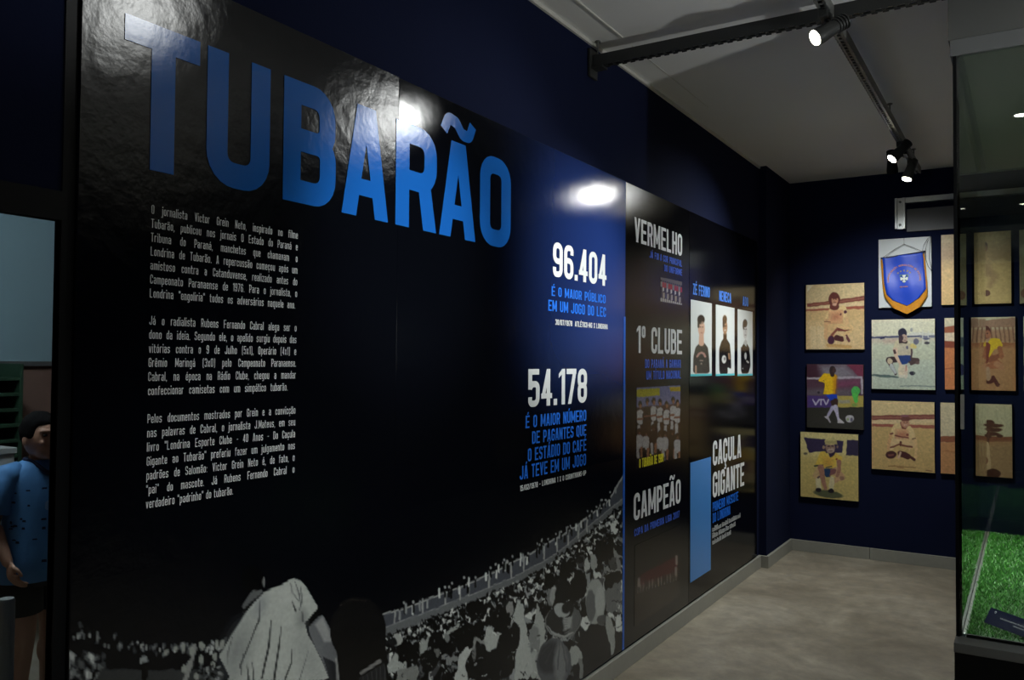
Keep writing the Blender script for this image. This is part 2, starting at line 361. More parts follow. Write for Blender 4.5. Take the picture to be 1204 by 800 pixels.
def glyph(ch, w, t):
    acc = None
    if ch in ACC: ch, acc = ACC[ch]
    W = gwidth(ch, w, t); h = t / 2
    l, r, b, T = h, W - h, h, 1 - h
    R = min((W - t) * 0.5, 0.16); m = 0.5
    X = 0.72; Tx = X - h
    g = []; lay = [0]
    def s(*p, c=False, th=t):
        lay[0] += 1; st = strip(p, th, c); g.extend((lay[0] + .9 * i / len(st), q) for i, q in enumerate(st))
    def poly(*p): lay[0] += 1; g.append((lay[0], [np.array(q) for q in p]))
    def rect(x0, y0, x1, y1): poly((x0, y0), (x1, y0), (x1, y1), (x0, y1))
    if ch == 'T': rect(0, 1 - t * .92, W, 1); rect(W / 2 - h, 0, W / 2 + h, 1)
    elif ch == 'U': s((l, 1), (l, b, R), (r, b, R), (r, 1))
    elif ch == 'B': rect(0, 0, t, 1); s((l, T), (r - .01, T, R), (r - .01, .52, R * .8), (l, .52)); s((l, .52), (r, .52, R * .8), (r, b, R), (l, b))
    elif ch in 'AÂ':
        k = t * 0.66; c = W / 2
        poly((0, 0), (t, 0), (c - k + t, 1), (c - k, 1)); poly((W - t, 0), (W, 0), (c + k, 1), (c + k - t, 1))
        rect(t * .75, .19, W - t * .75, .19 + t * .8)
    elif ch == 'R': rect(0, 0, t, 1); s((l, T), (r, T, R), (r, .46, R), (l, .46)); poly((W - t * 1.05, 0), (W, 0), (r - .01, .5), (r - t * 1.05, .5))
    elif ch in 'O0': s((l, b, R), (r, b, R), (r, T, R), (l, T, R), c=True)
    elif ch == 'Q': s((l, b, R), (r, b, R), (r, T, R), (l, T, R), c=True); poly((W * .5, .2), (W * .68, .25), (W, -.04), (W * .82, -.09))
    elif ch == 'P': rect(0, 0, t, 1); s((l, T), (r, T, R), (r, .42, R), (l, .42))
    elif ch == 'D': rect(0, 0, t, 1); s((l, T), (r, T, R), (r, b, R), (l, b))
    elif ch == 'E': rect(0, 0, t, 1); rect(0, 0, W, t * .9); rect(0, 1 - t * .9, W, 1); rect(0, .5 - t * .42, W * .9, .5 + t * .42)
    elif ch == 'F': rect(0, 0, t, 1); rect(0, 1 - t * .9, W, 1); rect(0, .5 - t * .42, W * .9, .5 + t * .42)
    elif ch == 'L': rect(0, 0, t, 1); rect(0, 0, W * .92, t * .9)
    elif ch == 'H': rect(0, 0, t, 1); rect(W - t, 0, W, 1); rect(0, .5 - t * .45, W, .5 + t * .45)
    elif ch == 'I': rect(0, 0, t, 1)
    elif ch == 'J': s((r, 1), (r, b, R), (l, b, R), (l, .3))
    elif ch == 'C': s((r, .66), (r, T, R), (l, T, R), (l, b, R), (r, b, R), (r, .34))
    elif ch == 'G': s((r, .7), (r, T, R), (l, T, R), (l, b, R), (r, b, R), (r, .5)); rect(W * .5, .5 - t * .4, W, .5 + t * .4)
    elif ch == 'S': s((r, .72), (r, T, R), (l, T, R), (l, .54, R), (r, .46, R), (r, b, R), (l, b, R), (l, .28))
    elif ch == 'N': rect(0, 0, t, 1); rect(W - t, 0, W, 1); poly((0, 1), (t, 1), (W, 0), (W - t, 0))
    elif ch == 'M': rect(0, 0, t, 1); rect(W - t, 0, W, 1); c = W / 2; poly((0, 1), (t, 1), (c + h * .7, .18), (c - h * .7, .18)); poly((W - t, 1), (W, 1), (c + h * .7, .18), (c - h * .7, .18))
    elif ch == 'V': k = t * .62; c = W / 2; poly((0, 1), (t, 1), (c + k, 0), (c + k - t, 0)); poly((W - t, 1), (W, 1), (c - k + t, 0), (c - k, 0))
    elif ch == 'X': poly((0, 1), (t, 1), (W, 0), (W - t, 0)); poly((W - t, 1), (W, 1), (t, 0), (0, 0))
    elif ch == 'Z': rect(0, 0, W, t * .9); rect(0, 1 - t * .9, W, 1); poly((0, t * .5), (t * 1.1, t * .5), (W, 1 - t * .5), (W - t * 1.1, 1 - t * .5))
    elif ch == '1': rect(W - t, 0, W, 1); poly((0, .74), (W - t, .84), (W - t, 1), (W - t * .8, 1), (0, .86))
    elif ch == '2': s((l, .7), (l, T, R), (r, T, R), (r, .52, R * .6), (l, .2, .05), (l, b), ); rect(0, 0, W, t * .9)
    elif ch == '3': s((l, .74), (l, T, R), (r, T, R), (r, .52, R * .7), (W * .4, .52)); s((W * .4, .52), (r, .52, R * .7), (r, b, R), (l, b, R), (l, .26))
    elif ch == '4': rect(W - t * 1.55, 0, W - t * .55, 1); rect(0, .2, W, .2 + t * .85); poly((0, .22), (t * .95, .22), (W - t * .6, 1), (W - t * 1.55, 1))
    elif ch == '5': rect(0, 1 - t * .9, W * .95, 1); rect(0, .46, t, 1); s((l, .5), (W * .35, .6), (r, .6, R), (r, b, R), (l, b, R), (l, .26))
    elif ch == '6': s((r, .72), (r, T, R), (l, T, R), (l, b, R), (r, b, R), (r, .54, R), (l, .54))
    elif ch == '7': rect(0, 1 - t * .92, W, 1); poly((W * .16, 0), (W * .16 + t * 1.02, 0), (W, 1 - t * .5), (W - t * 1.02, 1 - t * .5))
    elif ch == '8': s((l, b, R), (r, b, R), (r, .51, R * .8), (l, .51, R * .8), c=True); s((l, .51, R * .8), (r, .51, R * .8), (r, T, R), (l, T, R), c=True)
    elif ch == '9': s((l, .28), (l, b, R), (r, b, R), (r, T, R), (l, T, R), (l, .46, R), (r, .46))
    elif ch == 'º': s((l * .8, .62, R * .8), (W - l * .8, .62, R * .8), (W - l * .8, 1 - h * .7, R * .8), (l * .8, 1 - h * .7, R * .8), c=True, th=t * .72)
    elif ch == '.': rect(0, 0, t, t * 1.05)
    elif ch == ',': rect(0, 0, t, t); poly((t * .35, 0), (t, 0), (t * .5, -.14), (0, -.14))
    elif ch == ':': rect(0, 0, t, t); rect(0, .5, t, .5 + t)
    elif ch == '-': rect(0, .4, W, .4 + t * .9)
    elif ch == '/': poly((0, 0), (t, 0), (W, 1), (W - t, 1))
    elif ch == '"': rect(0, .72, t * .8, 1); rect(t * 1.4, .72, t * 2.2, 1)
    elif ch == '(': s((W - h, 1.02), (l, .86, .1), (l, .0, .1), (W - h, -.12))
    elif ch == ')': s((l, 1.02), (r, .86, .1), (r, .0, .1), (l, -.12))
    # lower case
    elif ch == 'a': s((l, Tx - .1), (l, Tx, R), (r, Tx, R), (r, 0)); s((r, .42), (l, .42, R * .8), (l, b, R * .8), (r, b))
    elif ch == 'b': rect(0, 0, t, 1); s((l, Tx), (r, Tx, R), (r, b, R), (l, b))
    elif ch == 'c': s((r, X * .64), (r, Tx, R), (l, Tx, R), (l, b, R), (r, b, R), (r, X * .36))
    elif ch == 'd': rect(W - t, 0, W, 1); s((r, Tx), (l, Tx, R), (l, b, R), (r, b))
    elif ch == 'e': s((l, .36), (r, .36), (r, Tx, R), (l, Tx, R), (l, b, R), (r, b, R), (r, .2))
    elif ch == 'f': s((W * .36, 0), (W * .36, T, R * .8), (W, T)); rect(0, X - t, W, X)
    elif ch == 'g': s((r, X), (r, -.2, R), (l, -.2, R * .6)); s((r, Tx), (l, Tx, R), (l, b, R), (r, b))
    elif ch == 'h': rect(0, 0, t, 1); s((l, Tx), (r, Tx, R), (r, 0))
    elif ch == 'i': rect(0, 0, t, X); rect(0, .86, t, 1)
    elif ch == 'ı': rect(0, 0, t, X)
    elif ch == 'j': s((l, X), (l, -.2, .06), (-t * 1.2, -.2)); rect(0, .86, t, 1)
    elif ch == 'l': rect(0, 0, t, 1)
    elif ch == 'm': rect(0, 0, t, X); s((l, Tx), (W / 2, Tx, R * .7), (W / 2, 0)); s((W / 2, Tx), (r, Tx, R * .7), (r, 0))
    elif ch == 'n': rect(0, 0, t, X); s((l, Tx), (r, Tx, R), (r, 0))
    elif ch == 'o': s((l, b, R), (r, b, R), (r, Tx, R), (l, Tx, R), c=True)
    elif ch == 'p': rect(0, -.26, t, X); s((l, Tx), (r, Tx, R), (r, b, R), (l, b))
    elif ch == 'q': rect(W - t, -.26, W, X); s((r, Tx), (l, Tx, R), (l, b, R), (r, b))
    elif ch == 'r': rect(0, 0, t, X); s((l, Tx), (W, Tx))
    elif ch == 's': s((r, X * .74), (r, Tx, R), (l, Tx, R), (l, X * .54, R), (r, X * .46, R), (r, b, R), (l, b, R), (l, X * .26))
    elif ch == 't': s((W * .36, .95), (W * .36, b, R * .8), (W, b)); rect(0, X - t, W, X)
    elif ch == 'u': s((l, X), (l, b, R), (r, b)); rect(W - t, 0, W, X)
    elif ch == 'v': poly((0, X), (t, X), (W / 2 + h, 0), (W / 2 - h, 0)); poly((W - t, X), (W, X), (W / 2 + h, 0), (W / 2 - h, 0))
    elif ch == 'x': poly((0, X), (t, X), (W, 0), (W - t, 0)); poly((W - t, X), (W, X), (t, 0), (0, 0))
    elif ch == 'z': rect(0, 0, W, t); rect(0, X - t, W, X); poly((0, h), (t, h), (W, X - h), (W - t, X - h))
    up = 1.0 if ch.isupper() else X
    c = W / 2
    if acc == 'ac': poly((c - t * .35, up + .06), (c + t * .35, up + .06), (c + t * 1.0, up + .26), (c + t * .05, up + .26))
    if acc == 'gr': poly((c - t * .35, up + .06), (c + t * .35, up + .06), (c - t * .05, up + .26), (c - t, up + .26))
    if acc == 'ci': s((c - W * .38, up + .08), (c, up + .22), (c + W * .38, up + .08), th=t * .7)
    if acc == 'ti': s((c - W * .40, up + .08), (c - W * .28, up + .22, .06), (c - W * .06, up + .2, .06), (c + W * .1, up + .1, .06), (c + W * .3, up + .1, .06), (c + W * .4, up + .24), th=t * .66)
    if acc == 'ce': s((c, 0), (c, -.1), (c + t * .5, -.14, .04), (c + t * .2, -.24), (c - t * .7, -.24), th=t * .55)
    return g, W
def text_width(txt, w, t, sp):
    return sum(gwidth(c, w, t) for c in txt) + sp * (len(txt) - 1)
def lay_text(bm, txt, place, a0, a1, z0, cap, w=0.42, t=0.13, sp=None, justify=False, out=Vector((1, 0, 0))):
    """place(a, z) -> Vector. text runs from a0 to a1 on baseline z0, cap height cap; horizontal scale fits the span"""
    sp = t * 0.75 if sp is None else sp
    nat = text_width(txt, w, t, sp)
    kx = (a1 - a0) / nat; extra = 0.0
    if justify:
        kn = cap * justify
        nsp = txt.count(' ')
        if nsp and (a1 - a0) > nat * kn: extra = ((a1 - a0) - nat * kn) / nsp; kx = kn
    x = a0
    for ch in txt:
        g, W = glyph(ch, w, t)
        for k, q in g:
            vs = [bm.verts.new(place(x + p[0] * kx, z0 + p[1] * cap) + out * (k * 3e-5)) for p in q]
            try: bm.faces.new(vs)
            except ValueError: pass
        x += (W + sp) * kx + (extra if ch == ' ' else 0)
def wall_place(x):
    return lambda a, z: Vector((x, a, z))
XT = 0.0136          # lettering lies just on the board faces (12 mm boards)
def wall_text(name, lines, m, parent, **kw):
    """each printed word is a part of its own"""
    for ln in lines:
        k = {**kw, **(ln[5] if len(ln) > 5 else {})}
        txt, a0, a1, z, cap = ln[:5]
        sp = k.get('sp') or k['t'] * .75
        kx = (a1 - a0) / text_width(txt, k['w'], k['t'], sp); x = a0; word = ''
        for ch in txt + ' ':
            if ch != ' ': word += ch; continue
            if word:
                wd = text_width(word, k['w'], k['t'], sp) * kx
                bm = bmesh.new(); lay_text(bm, word, wall_place(XT), x, x + wd, z, cap, **k)
                me_o = obj(name, bm, m, parent, face=Vector((1, 0, 0)))
                x += wd + sp * kx
            x += (gwidth(' ', k['w'], k['t']) + sp) * kx; word = ''
    return me_o
def px_line(txt, lx, ly, rx, ry, topx=None, topy=None, cap=None, **kw):
    """text line whose baseline runs between two points measured on the wall"""
    a = on_x(lx, ly, XT); b = on_x(rx, ry, XT)
    z = (a[2] + b[2]) / 2
    if cap is None: cap = on_x(topx, topy, XT)[2] - z
    return (txt, a[1], b[1], z, cap, kw)

# ------------------------------------------------------------------ soft raster for the printed photographs (ink colours on a fine mesh)
class Pic:
    """grid of vertices origin + U*i + V*j ; drawing coordinates (X, Y) can be any array pair"""
    def __init__(s, nx, ny, o, U, V, bg=(0, 0, 0)):
        s.nx, s.ny = nx, ny
        i = np.linspace(0, 1, nx)[None, :]; j = np.linspace(0, 1, ny)[:, None]
        o, U, V = map(np.asarray, (o, U, V))
        s.P = o[None, None, :] + U[None, None, :] * i[..., None] + V[None, None, :] * j[..., None]
        s.X, s.Y = project(s.P[..., 0], s.P[..., 1], s.P[..., 2])
        s.img = np.ones((ny, nx, 3)) * np.array(bg, float)
        s.sc, s.ox, s.oy = 1.0, 0.0, 0.0
        s.soft = 0.6
    def zoom(s, sc, ox, oy):
        """following coordinates are those of an enlarged crop: px = ox + x/sc"""
        s.sc, s.ox, s.oy = sc, ox, oy; return s
    def win(s, x0, y0, x1, y1):
        m = 2 * s.soft
        k = (s.X > x0 - m) & (s.X < x1 + m) & (s.Y > y0 - m) & (s.Y < y1 + m)
        rows = np.where(k.any(1))[0]; cols = np.where(k.any(0))[0]
        if len(rows) == 0: return None
        return slice(rows[0], rows[-1] + 1), slice(cols[0], cols[-1] + 1)
    def put(s, sl, a, col, op):
        if callable(col): col = col(s.X[sl], s.Y[sl])
        a = (np.clip(a, 0, 1) * op)[..., None]
        s.img[sl] = s.img[sl] * (1 - a) + np.asarray(col, float) * a
    def pt(s, x, y): return s.ox + x / s.sc, s.oy + y / s.sc
    def ell(s, x, y, rx, ry, col, rot=0, op=1, soft=None):
        x, y = s.pt(x, y); rx /= s.sc; ry /= s.sc; R = max(rx, ry)
        sl = s.win(x - R, y - R, x + R, y + R)
        if sl is None: return
        c, n = math.cos(math.radians(rot)), math.sin(math.radians(rot))
        dx, dy = s.X[sl] - x, s.Y[sl] - y
        u, v = dx * c + dy * n, -dx * n + dy * c
        k = np.sqrt((u / rx) ** 2 + (v / ry) ** 2)
        d = (k - 1) * min(rx, ry)
        sf = soft or s.soft
        s.put(sl, 0.5 - d / sf, col, op)
    def poly(s, pts, col, op=1, soft=None):
        p = np.array([s.pt(*q) for q in pts])
        for _ in range(2 if len(pts) >= 6 else 0):      # rounded outline for figures
            nx_ = np.roll(p, -1, 0); p = np.stack([p * .88 + nx_ * .12, p * .12 + nx_ * .88], 1).reshape(-1, 2)
        sl = s.win(p[:, 0].min(), p[:, 1].min(), p[:, 0].max(), p[:, 1].max())
        if sl is None: return
        x, y = s.X[sl], s.Y[sl]
        d = np.full(x.shape, 1e9); ins = np.zeros(x.shape, bool)
        for (x0, y0), (x1, y1) in zip(p, np.roll(p, -1, 0)):
            ex, ey = x1 - x0, y1 - y0; L = ex * ex + ey * ey + 1e-12
            h = np.clip(((x - x0) * ex + (y - y0) * ey) / L, 0, 1)
            d = np.minimum(d, (x - x0 - ex * h) ** 2 + (y - y0 - ey * h) ** 2)
            cr = ((y0 > y) != (y1 > y)) & (x < ex * (y - y0) / (ey if abs(ey) > 1e-12 else 1e-12) + x0)
            ins ^= cr
        d = np.sqrt(d); d = np.where(ins, -d, d)
        s.put(sl, 0.5 - d / (soft or s.soft), col, op)
    def cap(s, pts, r, col, op=1, soft=None):
        """tapered poly-capsule; r is one radius or a list"""
        p = np.array([s.pt(*q) for q in pts]); rr = np.array(r if isinstance(r, (list, tuple)) else [r] * len(p), float) / s.sc
        m = rr.max()
        sl = s.win(p[:, 0].min() - m, p[:, 1].min() - m, p[:, 0].max() + m, p[:, 1].max() + m)
        if sl is None: return
        x, y = s.X[sl], s.Y[sl]; d = np.full(x.shape, 1e9)
        for k in range(len(p) - 1):
            (x0, y0), (x1, y1) = p[k], p[k + 1]; ex, ey = x1 - x0, y1 - y0; L = ex * ex + ey * ey + 1e-12
            h = np.clip(((x - x0) * ex + (y - y0) * ey) / L, 0, 1)
            d = np.minimum(d, np.hypot(x - x0 - ex * h, y - y0 - ey * h) - (rr[k] + (rr[k + 1] - rr[k]) * h))
        s.put(sl, 0.5 - d / (soft or s.soft), col, op)
    def noise(s, amp, cell=3, seed=0):
        r = np.random.default_rng(seed)
        g = r.normal(0, 1, (s.ny // cell + 2, s.nx // cell + 2))
        yi = np.linspace(0, g.shape[0] - 1.01, s.ny); xi = np.linspace(0, g.shape[1] - 1.01, s.nx)
        y0 = yi.astype(int); x0 = xi.astype(int); fy = (yi - y0)[:, None]; fx = (xi - x0)[None, :]
        v = g[y0][:, x0] * (1 - fy) * (1 - fx) + g[y0 + 1][:, x0] * fy * (1 - fx) + g[y0][:, x0 + 1] * (1 - fy) * fx + g[y0 + 1][:, x0 + 1] * fy * fx
        s.img *= (1 + amp * v)[..., None]
    def warp(s, amp, cell, seed=0):
        """ragged outlines for everything drawn afterwards"""
        r = np.random.default_rng(seed)
        for A in ('X', 'Y'):
            keep = s.img; s.img = np.ones((s.ny, s.nx, 1)); s.noise(1.0, cell, int(r.integers(1e6))); setattr(s, A, getattr(s, A) + amp * (s.img[..., 0] - 1)); s.img = keep
    def blur(s, n=1):
        for _ in range(n):
            a = np.pad(s.img, ((1, 1), (1, 1), (0, 0)), 'edge')
            s.img = (a[1:-1, :-2] + 2 * a[1:-1, 1:-1] + a[1:-1, 2:]) / 4
            a = np.pad(s.img, ((1, 1), (1, 1), (0, 0)), 'edge')
            s.img = (a[:-2, 1:-1] + 2 * a[1:-1, 1:-1] + a[2:, 1:-1]) / 4
    def mesh(s, name, m, parent):
        nx, ny = s.nx, s.ny
        off = Vector((0, 0, 0)); q = parent
        while q is not None: off += Vector(q.location); q = q.parent
        V = (s.P - np.array(off)).reshape(-1, 3)
        a = (np.arange(ny - 1)[:, None] * nx + np.arange(nx - 1)[None, :]).ravel()
        F = np.stack([a, a + nx, a + nx + 1, a + 1], 1)
        me = bpy.data.meshes.new(name)
        me.vertices.add(len(V)); me.vertices.foreach_set('co', V.ravel().astype(np.float32))
        me.loops.add(F.size); me.loops.foreach_set('vertex_index', F.ravel().astype(np.int32))
        me.polygons.add(len(F)); me.polygons.foreach_set('loop_start', (np.arange(len(F)) * 4).astype(np.int32))
        me.update(calc_edges=True); me.validate()
        at = me.color_attributes.new('ink', 'FLOAT_COLOR', 'POINT')
        c = np.ones((len(V), 4), np.float32); c[:, :3] = lin(np.clip(s.img, 0, 255)).reshape(-1, 3)
        at.data.foreach_set('color', c.ravel())
        me.materials.append(m)
        return link(name, me, parent)
# ------------------------------------------------------------------ room shell
YB = 6.905      # back wall
ZC = 2.968      # ceiling
XR = 4.2        # far right wall, outside the frame
YF = -2.4       # wall behind the camera
WY0, WY1, WZ1 = 0.10, 0.9545, 1.784      # glazed opening at the left end of the left wall
struct('floor', boxes((-0.02, YF - 0.1, -0.1, XR + 0.1, YB + 0.1, 0.0)), M['floor'], 'polished beige concrete floor with cloudy stains', 'floor')
struct('ceiling', boxes((-0.02, YF - 0.1, ZC, XR + 0.1, YB + 0.1, ZC + 0.1)), M['ceil'], 'flat white painted ceiling over the gallery', 'ceiling')
struct('wall_left', boxes((-0.02, WY1, 0, 0, YB, ZC), (-0.02, YF, 0, 0, WY0, ZC), (-0.02, WY0, WZ1, 0, WY1, ZC)), M['navy'], 'long navy painted wall behind the printed panels', 'wall')
struct('wall_back', boxes((-0.12, YB, 0, XR, YB + 0.1, ZC)), M['navy'], 'dark navy end wall where the photo boards hang', 'wall')
struct('wall_right', boxes((XR, YF, 0, XR + 0.1, YB, ZC)), M['navy'], 'navy wall on the right side of the room', 'wall')
struct('wall_front', boxes((-0.12, YF - 0.1, 0, XR, YF, ZC)), M['navy'], 'navy wall behind the viewpoint', 'wall')
struct('wall_corner', boxes((0, 6.19, 0, 0.055, YB, ZC)), M['navy'], 'shallow navy pilaster beside the back corner', 'wall')
struct('baseboard_left', boxes((0, 0.99, 0, 0.022, 6.172, 0.088, 0.003)), M['base'], 'grey stone baseboard under the printed panels', 'baseboard')
struct('baseboard_corner', boxes((0, 6.172, 0, 0.075, 6.19, 0.088, 0.003), (0.055, 6.19, 0, 0.075, YB - 0.02, 0.088, 0.003)), M['base'], 'grey stone baseboard wrapping the corner pilaster', 'baseboard')
struct('baseboard_back', boxes(*[(0.055 + k * 0.6, YB - 0.02, 0, 0.055 + k * 0.6 + 0.5975, YB, 0.088, 0.002) for k in range(6)]), M['base'], 'grey stone baseboard along the end wall', 'baseboard')
struct('trim_1', boxes((0, WY1 + 0.05, ZC - 0.016, 0.012, 6.19, ZC)), M['trimw'], 'thin pale trim line between the left wall and ceiling', 'trim')
struct('trim_2', boxes((0.146, 2.6, ZC - 0.006, 0.156, 3.40, ZC), (0.144, 3.52, ZC - 0.002, 0.150, 4.6, ZC)), M['trimw'], 'thin pale batten along the ceiling near the left wall', 'trim')

# ------------------------------------------------------------------ space behind the glazed opening
struct('floor_annex', boxes((-3.4, -0.6, -0.1, -0.02, 3.4, 0.0)), M['floor'], 'concrete floor of the space behind the glass', 'floor')
struct('ceiling_annex', boxes((-3.4, -0.6, 2.7, -0.02, 3.4, 2.8)), M['ceil'], 'pale ceiling of the space behind the glass', 'ceiling')
bm = boxes((-3.5, -0.6, 0, -3.4, 3.4, 2.7), (-3.4, 3.4, 0, -0.02, 3.5, 2.7), (-3.4, -0.7, 0, -0.02, -0.6, 2.7))
M['annex'] = mat('red brown annex paint', (120, 92, 80), 0.7, var=0.1)
struct('wall_annex', bm, M['annex'], 'dim reddish brown walls seen through the glass', 'wall')
# window_1: black frame and pane
w1 = thing('window_1', 'tall glazed opening in a black frame at the left edge', 'window', (0.0, WY0, 0.0)); w1['kind'] = 'structure'
obj('window_frame', boxes((-0.022, WY1, 0, 0.004, 0.9815, ZC), (-0.022, WY0, WZ1, 0.004, WY1, WZ1 + 0.06), (-0.022, WY0 - 0.04, 0, 0.004, WY0, WZ1 + 0.06)), M['black'], w1)
obj('window_pane', boxes((-0.012, WY0, 0.0, -0.007, WY1, WZ1)), M['winglass'], w1)

# ------------------------------------------------------------------ lamps, cable channels
def channel(bm, axis, a0, a1, c, z0, z1, half=0.019):
    """steel channel along an axis: top web, two cheeks, and a slotted lower face"""
    def bx(a, b, u0, u1, za, zb):
        if axis == 'y': box(bm, c + u0, a, za, c + u1, b, zb)
        else: box(bm, a, c + u0, za, b, c + u1, zb)
    bx(a0, a1, -half, half, z1 - 0.003, z1)
    for s in (-half, half - 0.003): bx(a0, a1, s, s + 0.003, z0 + 0.007, z1 - 0.003)
    for s in (-half, half - 0.011): bx(a0, a1, s, s + 0.011, z0 + 0.004, z0 + 0.007)
    n = int((a1 - a0) / 0.04)
    for k in range(n):
        a = a0 + (k + .25) * (a1 - a0) / n
        for s in (-half, half - 0.003): bx(a, a + 0.022, s, s + 0.003, z0, z0 + 0.004)
        bx(a, a + 0.012, -half + .011, half - .011, z0 + 0.004, z0 + 0.007)
TX = 1.045
t = thing('cable_channel', 'dark perforated steel channel crossing the ceiling from the left wall', 'beam', (0, 3.39, 2.87))
bm = bmesh.new(); channel(bm, 'x', 0.02, XR - 0.05, 3.39, 2.846, 2.900)
obj('channel', bm, M['dkmetal'], t)
bm = boxes((0.004, 3.352, 2.80, 0.016, 3.428, 2.93, 0.002), (0.016, 3.36, 2.838, 0.07, 3.42, 2.846))
obj('wall_bracket', bm, M['dkmetal'], t)
for hx in (0.035, 2.1, 3.3):
    bm = bmesh.new(); tube(bm, [(hx, 3.39, 2.90), (hx, 3.39, ZC)], 0.004); lathe(bm, (hx, 3.39, ZC - 0.006), (0, 0, 1), [(0, 0.014), (0.006, 0.014)], 12)
    obj('hanger_rod', bm, M['steel'], t)
t = thing('lighting_track', 'dark perforated steel lighting track running towards the end wall', 'track', (TX, 3.4, 2.87))
bm = bmesh.new(); channel(bm, 'y', -1.2, 3.366, TX, 2.846, 2.894); channel(bm, 'y', 3.414, 6.46, TX, 2.846, 2.894)
obj('channel', bm, M['steel'], t)
for hy in (0.6, 2.4, 5.05, 6.2):
    bm = bmesh.new(); tube(bm, [(TX, hy, 2.894), (TX, hy, ZC)], 0.004); lathe(bm, (TX, hy, ZC - 0.006), (0, 0, 1), [(0, 0.014), (0.006, 0.014)], 12)
    obj('hanger_rod', bm, M['steel'], t)
t = thing('lighting_track', 'added second steel lighting track, unseen, on the right side of the room, out of frame', 'track', (2.6, 1.5, 2.87))  # added to carry the fill spots
bm = bmesh.new(); channel(bm, 'y', -1.2, 3.2, 2.6, 2.846, 2.894)
obj('channel', bm, M['steel'], t)

def spotlight(key, label, mount, head='dkmetal', group='track spotlights'):
    lens, aim, power, cone, blend = LAMPS[key]
    lens, aim, mount = Vector(lens), Vector(aim), Vector(mount)
    d = (aim - lens).normalized()
    t = thing('track_spotlight', label, 'spotlight', tuple(mount), group)
    obj('adapter', boxes((mount.x - 0.017, mount.y - 0.05, mount.z - 0.03, mount.x + 0.017, mount.y + 0.05, mount.z, 0.003)), M[head], t)
    pv = lens - d * 0.085
    bm = bmesh.new(); tube(bm, [mount + Vector((0, 0, -0.02)), mount + (pv - mount) * 0.5 + Vector((0, 0, -0.01)), pv], 0.008)
    obj('arm', bm, M[head], t, smooth=True)
    bm = bmesh.new()
    lathe(bm, lens - d * 0.15, d, [(0, 0.018), (0.004, 0.024), (0.05, 0.026), (0.075, 0.028), (0.12, 0.033), (0.146, 0.034), (0.146, 0.030), (0.138, 0.029)], 28)
    for k in range(4):
        lathe(bm, lens - d * (0.145 - k * 0.013), d, [(0, 0.0295), (0.005, 0.0295)], 28)
    hd = obj('lamp_head', bm, M[head], t, smooth=False)
    bm = bmesh.new(); lathe(bm, lens - d * 0.008, d, [(0, 0.029), (0.006, 0.028), (0.009, 0.018)], 28)
    obj('lens', bm, M['lens'], hd)
    L = bpy.data.lights.new('lamp_light', 'SPOT'); L.energy = power; L.spot_size = math.radians(cone); L.spot_blend = blend
    L.shadow_soft_size = 0.04; L.color = (0.97, 1.0, 0.985)
    lo = bpy.data.objects.new('lamp_light', L); COL.objects.link(lo)
    lo.parent = t
    lo.matrix_world = Matrix.Translation(lens + d * 0.012 - mount) @ d.to_track_quat('-Z', 'Y').to_matrix().to_4x4()
    return t
def uplight(key, label):  # fill lamp added out of view to lift the ceiling
    lens, aim, power, cone, blend = LAMPS[key]
    lens, aim = Vector(lens), Vector(aim); d = (aim - lens).normalized()
    t = thing('fill_uplight', label, 'lamp', (lens.x, lens.y, 0), 'added fill uplights')
    bm = bmesh.new(); lathe(bm, (lens.x, lens.y, 0), (0, 0, 1), [(0, .14), (.012, .14), (.02, .12), (.024, .02)], 28); obj('base', bm, M['black'], t)
    bm = bmesh.new(); lathe(bm, (lens.x, lens.y, .024), (0, 0, 1), [(0, .012), (lens.z - .12, .012)], 16); obj('pole', bm, M['black'], t)
    bm = bmesh.new(); lathe(bm, (lens.x, lens.y, lens.z - .11), (0, 0, 1), [(0, .02), (.02, .05), (.09, .11), (.10, .11), (.09, .10), (.03, .045)], 28); obj('bowl', bm, M['black'], t)
    bm = bmesh.new(); lathe(bm, (lens.x, lens.y, lens.z - .07), (0, 0, 1), [(0, .03), (.03, .035), (.045, .02)], 20); obj('bulb', bm, M['lens'], t)
    L = bpy.data.lights.new('lamp_light', 'SPOT'); L.energy = power; L.spot_size = math.radians(cone); L.spot_blend = blend; L.shadow_soft_size = .05; L.color = (.98, 1, .98)
    lo = bpy.data.objects.new('lamp_light', L); COL.objects.link(lo); lo.parent = t
    lo.matrix_world = Matrix.Translation(lens + Vector((0, 0, .01)) - Vector((lens.x, lens.y, 0))) @ d.to_track_quat('-Z', 'Y').to_matrix().to_4x4()
uplight('fill_up1', 'added black fill uplight on a pole behind the viewpoint, out of frame')
uplight('fill_up2', 'added black fill uplight on a pole near the right wall, out of frame')
zt = 2.846
spotlight('near', 'track spotlight above the title, outside the top of the frame', (TX, 1.80, zt))
spotlight('mid', 'lit spotlight nearest the viewer, at the crossing of channel and track', (TX, 3.30, zt), 'dkmetal')
spotlight('far', 'lit spotlight farther along the track, lens turned to the panels', (TX, 5.50, zt))
spotlight('photo', 'black spotlight head turned away towards the photo boards', (TX, 5.72, zt), 'black')
spotlight('back', 'last spotlight on the track, hanging straight down with lit lens', (TX, 6.02, zt))
spotlight('fill_room1', 'added fill spotlight on the second track pointing straight down, out of frame, farther one', (2.6, 2.35, zt))
spotlight('fill_pool1', 'added fill spotlight on the second track aimed at the middle of the title, out of frame', (2.6, 1.85, zt))
spotlight('fill_pool2', 'added fill spotlight on the second track aimed at the upper white number, out of frame', (2.6, 2.95, zt))
spotlight('fill_wash', 'added fill spotlight on the second track aimed at the bottom of the mural, out of frame', (2.6, 1.3, zt))
spotlight('fill_room2', 'added fill spotlight on the second track, out of frame, nearer one', (2.6, 0.6, zt))

